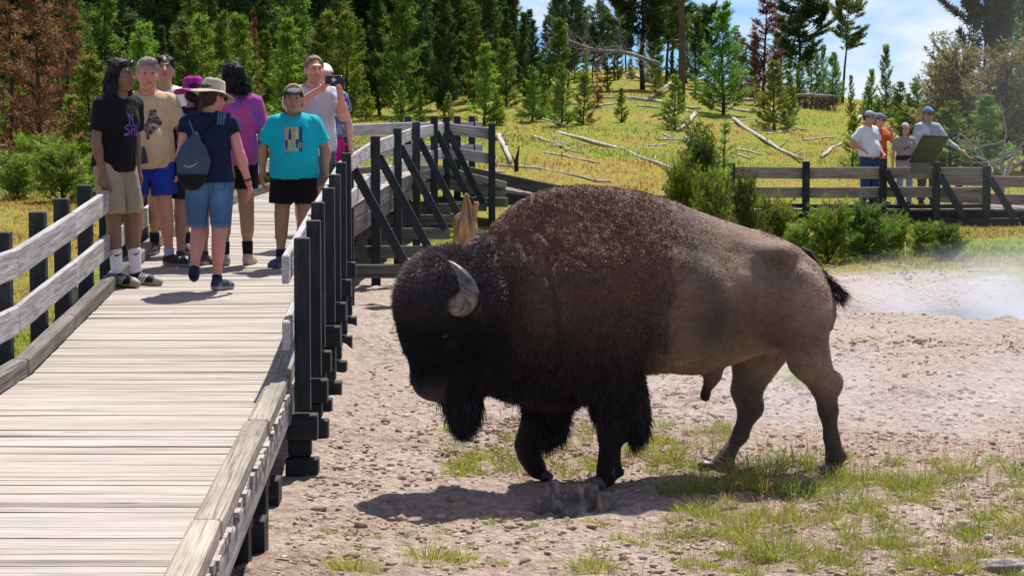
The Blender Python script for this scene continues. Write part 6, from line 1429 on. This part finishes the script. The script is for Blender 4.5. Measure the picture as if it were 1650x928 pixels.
for _ in range(300):
    px, py = gr.uniform(880, 1680), 735 + 200 * gr.random() ** .8
    if gr.random() < .15 + .85 * sstep(1000, 1250, px) * (.4 + .6 * (py > 790)): TUFTS.append((px, py, gr.uniform(5, 18), gr.uniform(8, 26)))
for _ in range(40): TUFTS.append((gr.uniform(480, 1000), gr.uniform(840, 930), gr.uniform(4, 9), gr.uniform(8, 18)))
for _ in range(60): TUFTS.append((gr.uniform(720, 1180), gr.uniform(690, 770), gr.uniform(6, 16), gr.uniform(10, 30)))
P, D, L, W, C = [], [], [], [], []
for (px, py, rp, hp_) in TUFTS:
    c = onz(px, py, -.55); s = c[1] / FPX; r_ = rp * s; h = hp_ * s * 1.4; n = int(16 + 7.5 * rp); a = gr.uniform(0, 6.28, n); q = r_ * np.sqrt(gr.random(n)) * 1.05; x, y = c[0] + q * np.cos(a), c[1] + q * np.sin(a); z = gnear(x, y)
    P.append(np.stack([x, y, z - .012], 1)); sp = .10 + .42 * q / (r_ + 1e-6); D.append(np.stack([np.cos(a) * sp + gr.normal(0, .30, n), np.sin(a) * sp + gr.normal(0, .30, n), np.ones(n)], 1)); L.append(h * gr.uniform(.3, 1.35, n)); W.append(gr.uniform(.0022, .0042, n))
    u = gr.random((n, 1)); k = gr.random(); g0 = np.array([.22, .33, .026]) * (1 - k) + np.array([.44, .45, .05]) * k; cc = g0 * (.6 + .7 * u); dry = gr.random(n) < .22; cc[dry] = np.array([.30, .24, .12]) * gr.uniform(.7, 1.1, (dry.sum(), 1)); C.append(cc)
P, D, L, W, C = np.vstack(P), np.vstack(D), np.concatenate(L), np.concatenate(W), np.vstack(C)
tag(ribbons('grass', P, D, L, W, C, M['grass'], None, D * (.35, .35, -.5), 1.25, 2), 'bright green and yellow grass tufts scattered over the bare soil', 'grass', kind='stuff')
# dry straw and red sorrel stalks
n = 5200; px = gr.uniform(560, 1690, n); py = gr.uniform(690, 930, n); ok = gr.random(n) < (.06 + .9 * sstep(950, 1250, px) * (py > 745) + .5 * ((px > 800) & (px < 1180) & (py < 770))); px, py = px[ok], py[ok]; n = len(px); Y = 2.25 / ((py - 152) / FPX); x = (px - 825) / FPX * Y
red = gr.random(n) < np.where(py < 785, .62, .12); P = np.stack([x, Y, gnear(x, Y) - .01], 1); D = np.stack([gr.normal(0, .22, n), gr.normal(0, .22, n), np.ones(n)], 1); L = np.where(red, gr.uniform(.07, .23, n), gr.uniform(.04, .17, n)); C = np.where(red[:, None], np.array([.46, .22, .16]) * gr.uniform(.7, 1.3, (n, 1)), np.array([.36, .29, .17]) * gr.uniform(.6, 1.1, (n, 1)))
k = 5; P2 = np.repeat(P[red], k, 0); D2 = np.repeat(D[red] / np.linalg.norm(D[red], axis=1)[:, None], k, 0); L2 = np.repeat(L[red], k); P2 = P2 + D2 * (L2 * gr.uniform(.5, .98, len(L2)))[:, None]; D2 = D2 + gr.normal(0, .6, D2.shape)
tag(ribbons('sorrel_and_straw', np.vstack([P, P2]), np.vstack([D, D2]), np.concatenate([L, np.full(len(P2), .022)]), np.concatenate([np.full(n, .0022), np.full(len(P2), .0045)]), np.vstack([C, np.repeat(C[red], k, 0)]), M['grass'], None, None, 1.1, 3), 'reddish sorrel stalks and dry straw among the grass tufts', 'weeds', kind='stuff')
# meadow grass, spread evenly over the picture it fills
def meadow(n, seed, dmin, dmax, pxa, pxb, hs, wk):
    r = np.random.default_rng(seed); y = 1 / r.uniform(1 / dmax, 1 / dmin, n); px = r.uniform(pxa, pxb, n); x = (px - 825) / FPX * y; ok = r.random(n) < meadow_mask(x, y); x, y, px = x[ok], y[ok], px[ok]; n = len(x)
    on = np.zeros(n, bool)
    for i in range(0, len(SA) - 1):
        for (a, b) in ((SA[i], SA[i + 1]),):
            lo = min(a[1], a[3], b[1], b[3]) - .1; hi = max(a[1], a[3], b[1], b[3]) + .1; xl = min(a[0], b[0]) - .05; xh = max(a[2], b[2]) + .05; on |= (y > lo) & (y < hi) & (x > xl) & (x < xh)
    x, y = x[~on], y[~on]; n = len(x); z = ground_z(x, y); P = np.stack([x, y, z - .03], 1); D = np.stack([r.normal(0, .35, n), r.normal(0, .35, n), np.ones(n)], 1); L = r.uniform(hs[0], hs[1], n) * (.6 + .5 * sstep(-.3, .5, vnoise(x / 1.5, y / 1.5, 5))); W = wk * y * r.uniform(.6, 1.4, n)
    v = vnoise(x / 4.5, y / 5.5, 33) + .6 * vnoise(x / 1.2, y / 1.6, 34) + r.normal(0, .28, n); v = v + .35 * sstep(70, 100, y) - .15; gn = np.array([.18, .28, .024]); ye = np.array([.34, .32, .045]); og = np.array([.40, .20, .065]); u = np.clip((v + .55) / .8, 0, 1)[:, None]; w_ = np.clip((v + .10) / .4, 0, 1)[:, None]; C = (gn * (1 - u) + ye * u) * (1 - w_) + og * w_; C = C * r.uniform(.65, 1.2, (n, 1))
    return P, D, L, W, C
A = meadow(120000, 51, 33, 115, -250, 1950, (.05, .20), .00036); B = meadow(36000, 52, 17, 46, -160, 520, (.05, .15), .00034)
P, D, L, W, C = [np.concatenate([a, b]) for a, b in zip(A, B)]
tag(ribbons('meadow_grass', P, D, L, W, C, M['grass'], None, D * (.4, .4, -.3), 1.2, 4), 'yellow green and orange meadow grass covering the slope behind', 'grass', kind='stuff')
# ------------------------------------------------------------------ steam
def steam_mat(name, dens, centre, rad, nscale, lo, hi, col=(.92, .94, 1.0)):
    m = bpy.data.materials.new(name); m.use_nodes = True; t = m.node_tree; n = t.nodes; n.remove(n['Principled BSDF']); out = n['Material Output']; v = n.new('ShaderNodeVolumePrincipled'); v.inputs['Color'].default_value = (*col, 1); v.inputs['Anisotropy'].default_value = .25
    g = n.new('ShaderNodeNewGeometry'); mp = n.new('ShaderNodeMapping'); mp.vector_type = 'POINT'; t.links.new(g.outputs['Position'], mp.inputs['Vector']); mp.inputs['Location'].default_value = [-c / r for c, r in zip(centre, rad)]; mp.inputs['Scale'].default_value = [1 / r for r in rad]
    ln = n.new('ShaderNodeVectorMath'); ln.operation = 'LENGTH'; t.links.new(mp.outputs[0], ln.inputs[0]); fa = n.new('ShaderNodeMapRange'); fa.interpolation_type = 'SMOOTHSTEP'; fa.inputs['From Min'].default_value = 1.0; fa.inputs['From Max'].default_value = .0; t.links.new(ln.outputs['Value'], fa.inputs['Value'])
    nz = n.new('ShaderNodeTexNoise'); nz.inputs['Scale'].default_value = nscale; nz.inputs['Detail'].default_value = 4; t.links.new(g.outputs['Position'], nz.inputs['Vector']); r2 = n.new('ShaderNodeMapRange'); r2.inputs['From Min'].default_value = lo; r2.inputs['From Max'].default_value = hi; t.links.new(nz.outputs[0], r2.inputs['Value'])
    mu = n.new('ShaderNodeMath'); mu.operation = 'MULTIPLY'; t.links.new(fa.outputs[0], mu.inputs[0]); t.links.new(r2.outputs[0], mu.inputs[1]); m2 = n.new('ShaderNodeMath'); m2.operation = 'MULTIPLY'; t.links.new(mu.outputs[0], m2.inputs[0]); m2.inputs[1].default_value = dens; t.links.new(m2.outputs[0], v.inputs['Density']); t.links.new(v.outputs[0], out.inputs['Volume']); return m
def steam_box(label, centre, rad, dens, ns, lo, hi):
    c, r = np.array(centre), np.array(rad); V = np.array([(x, y, z) for x in (-1, 1) for y in (-1, 1) for z in (-1, 1)]) * r + c; V[:, 2] = np.maximum(V[:, 2], c[2] - r[2]); F = [(0, 1, 3, 2), (4, 6, 7, 5), (0, 4, 5, 1), (2, 3, 7, 6), (0, 2, 6, 4), (1, 5, 7, 3)]
    tag(add_mesh('steam', V, F, steam_mat('steam', dens, centre, rad, ns, lo, hi)), label, 'steam', kind='stuff')
steam_box('white steam rising from the grey pool at the right', (6.2, 26.8, -.66), (3.4, 3.4, .92), 1.6, .9, .40, .70)
steam_box('thin drift of steam over the gravel behind the bison legs', (2.4, 16.8, -.5), (3.4, 1.4, .72), .58, 1.0, .38, .7)
steam_box('tall thin veil of steam in front of the trees at the right', (8.6, 38, 2.2), (3.2, 6, 5), .020, .35, .30, .7)
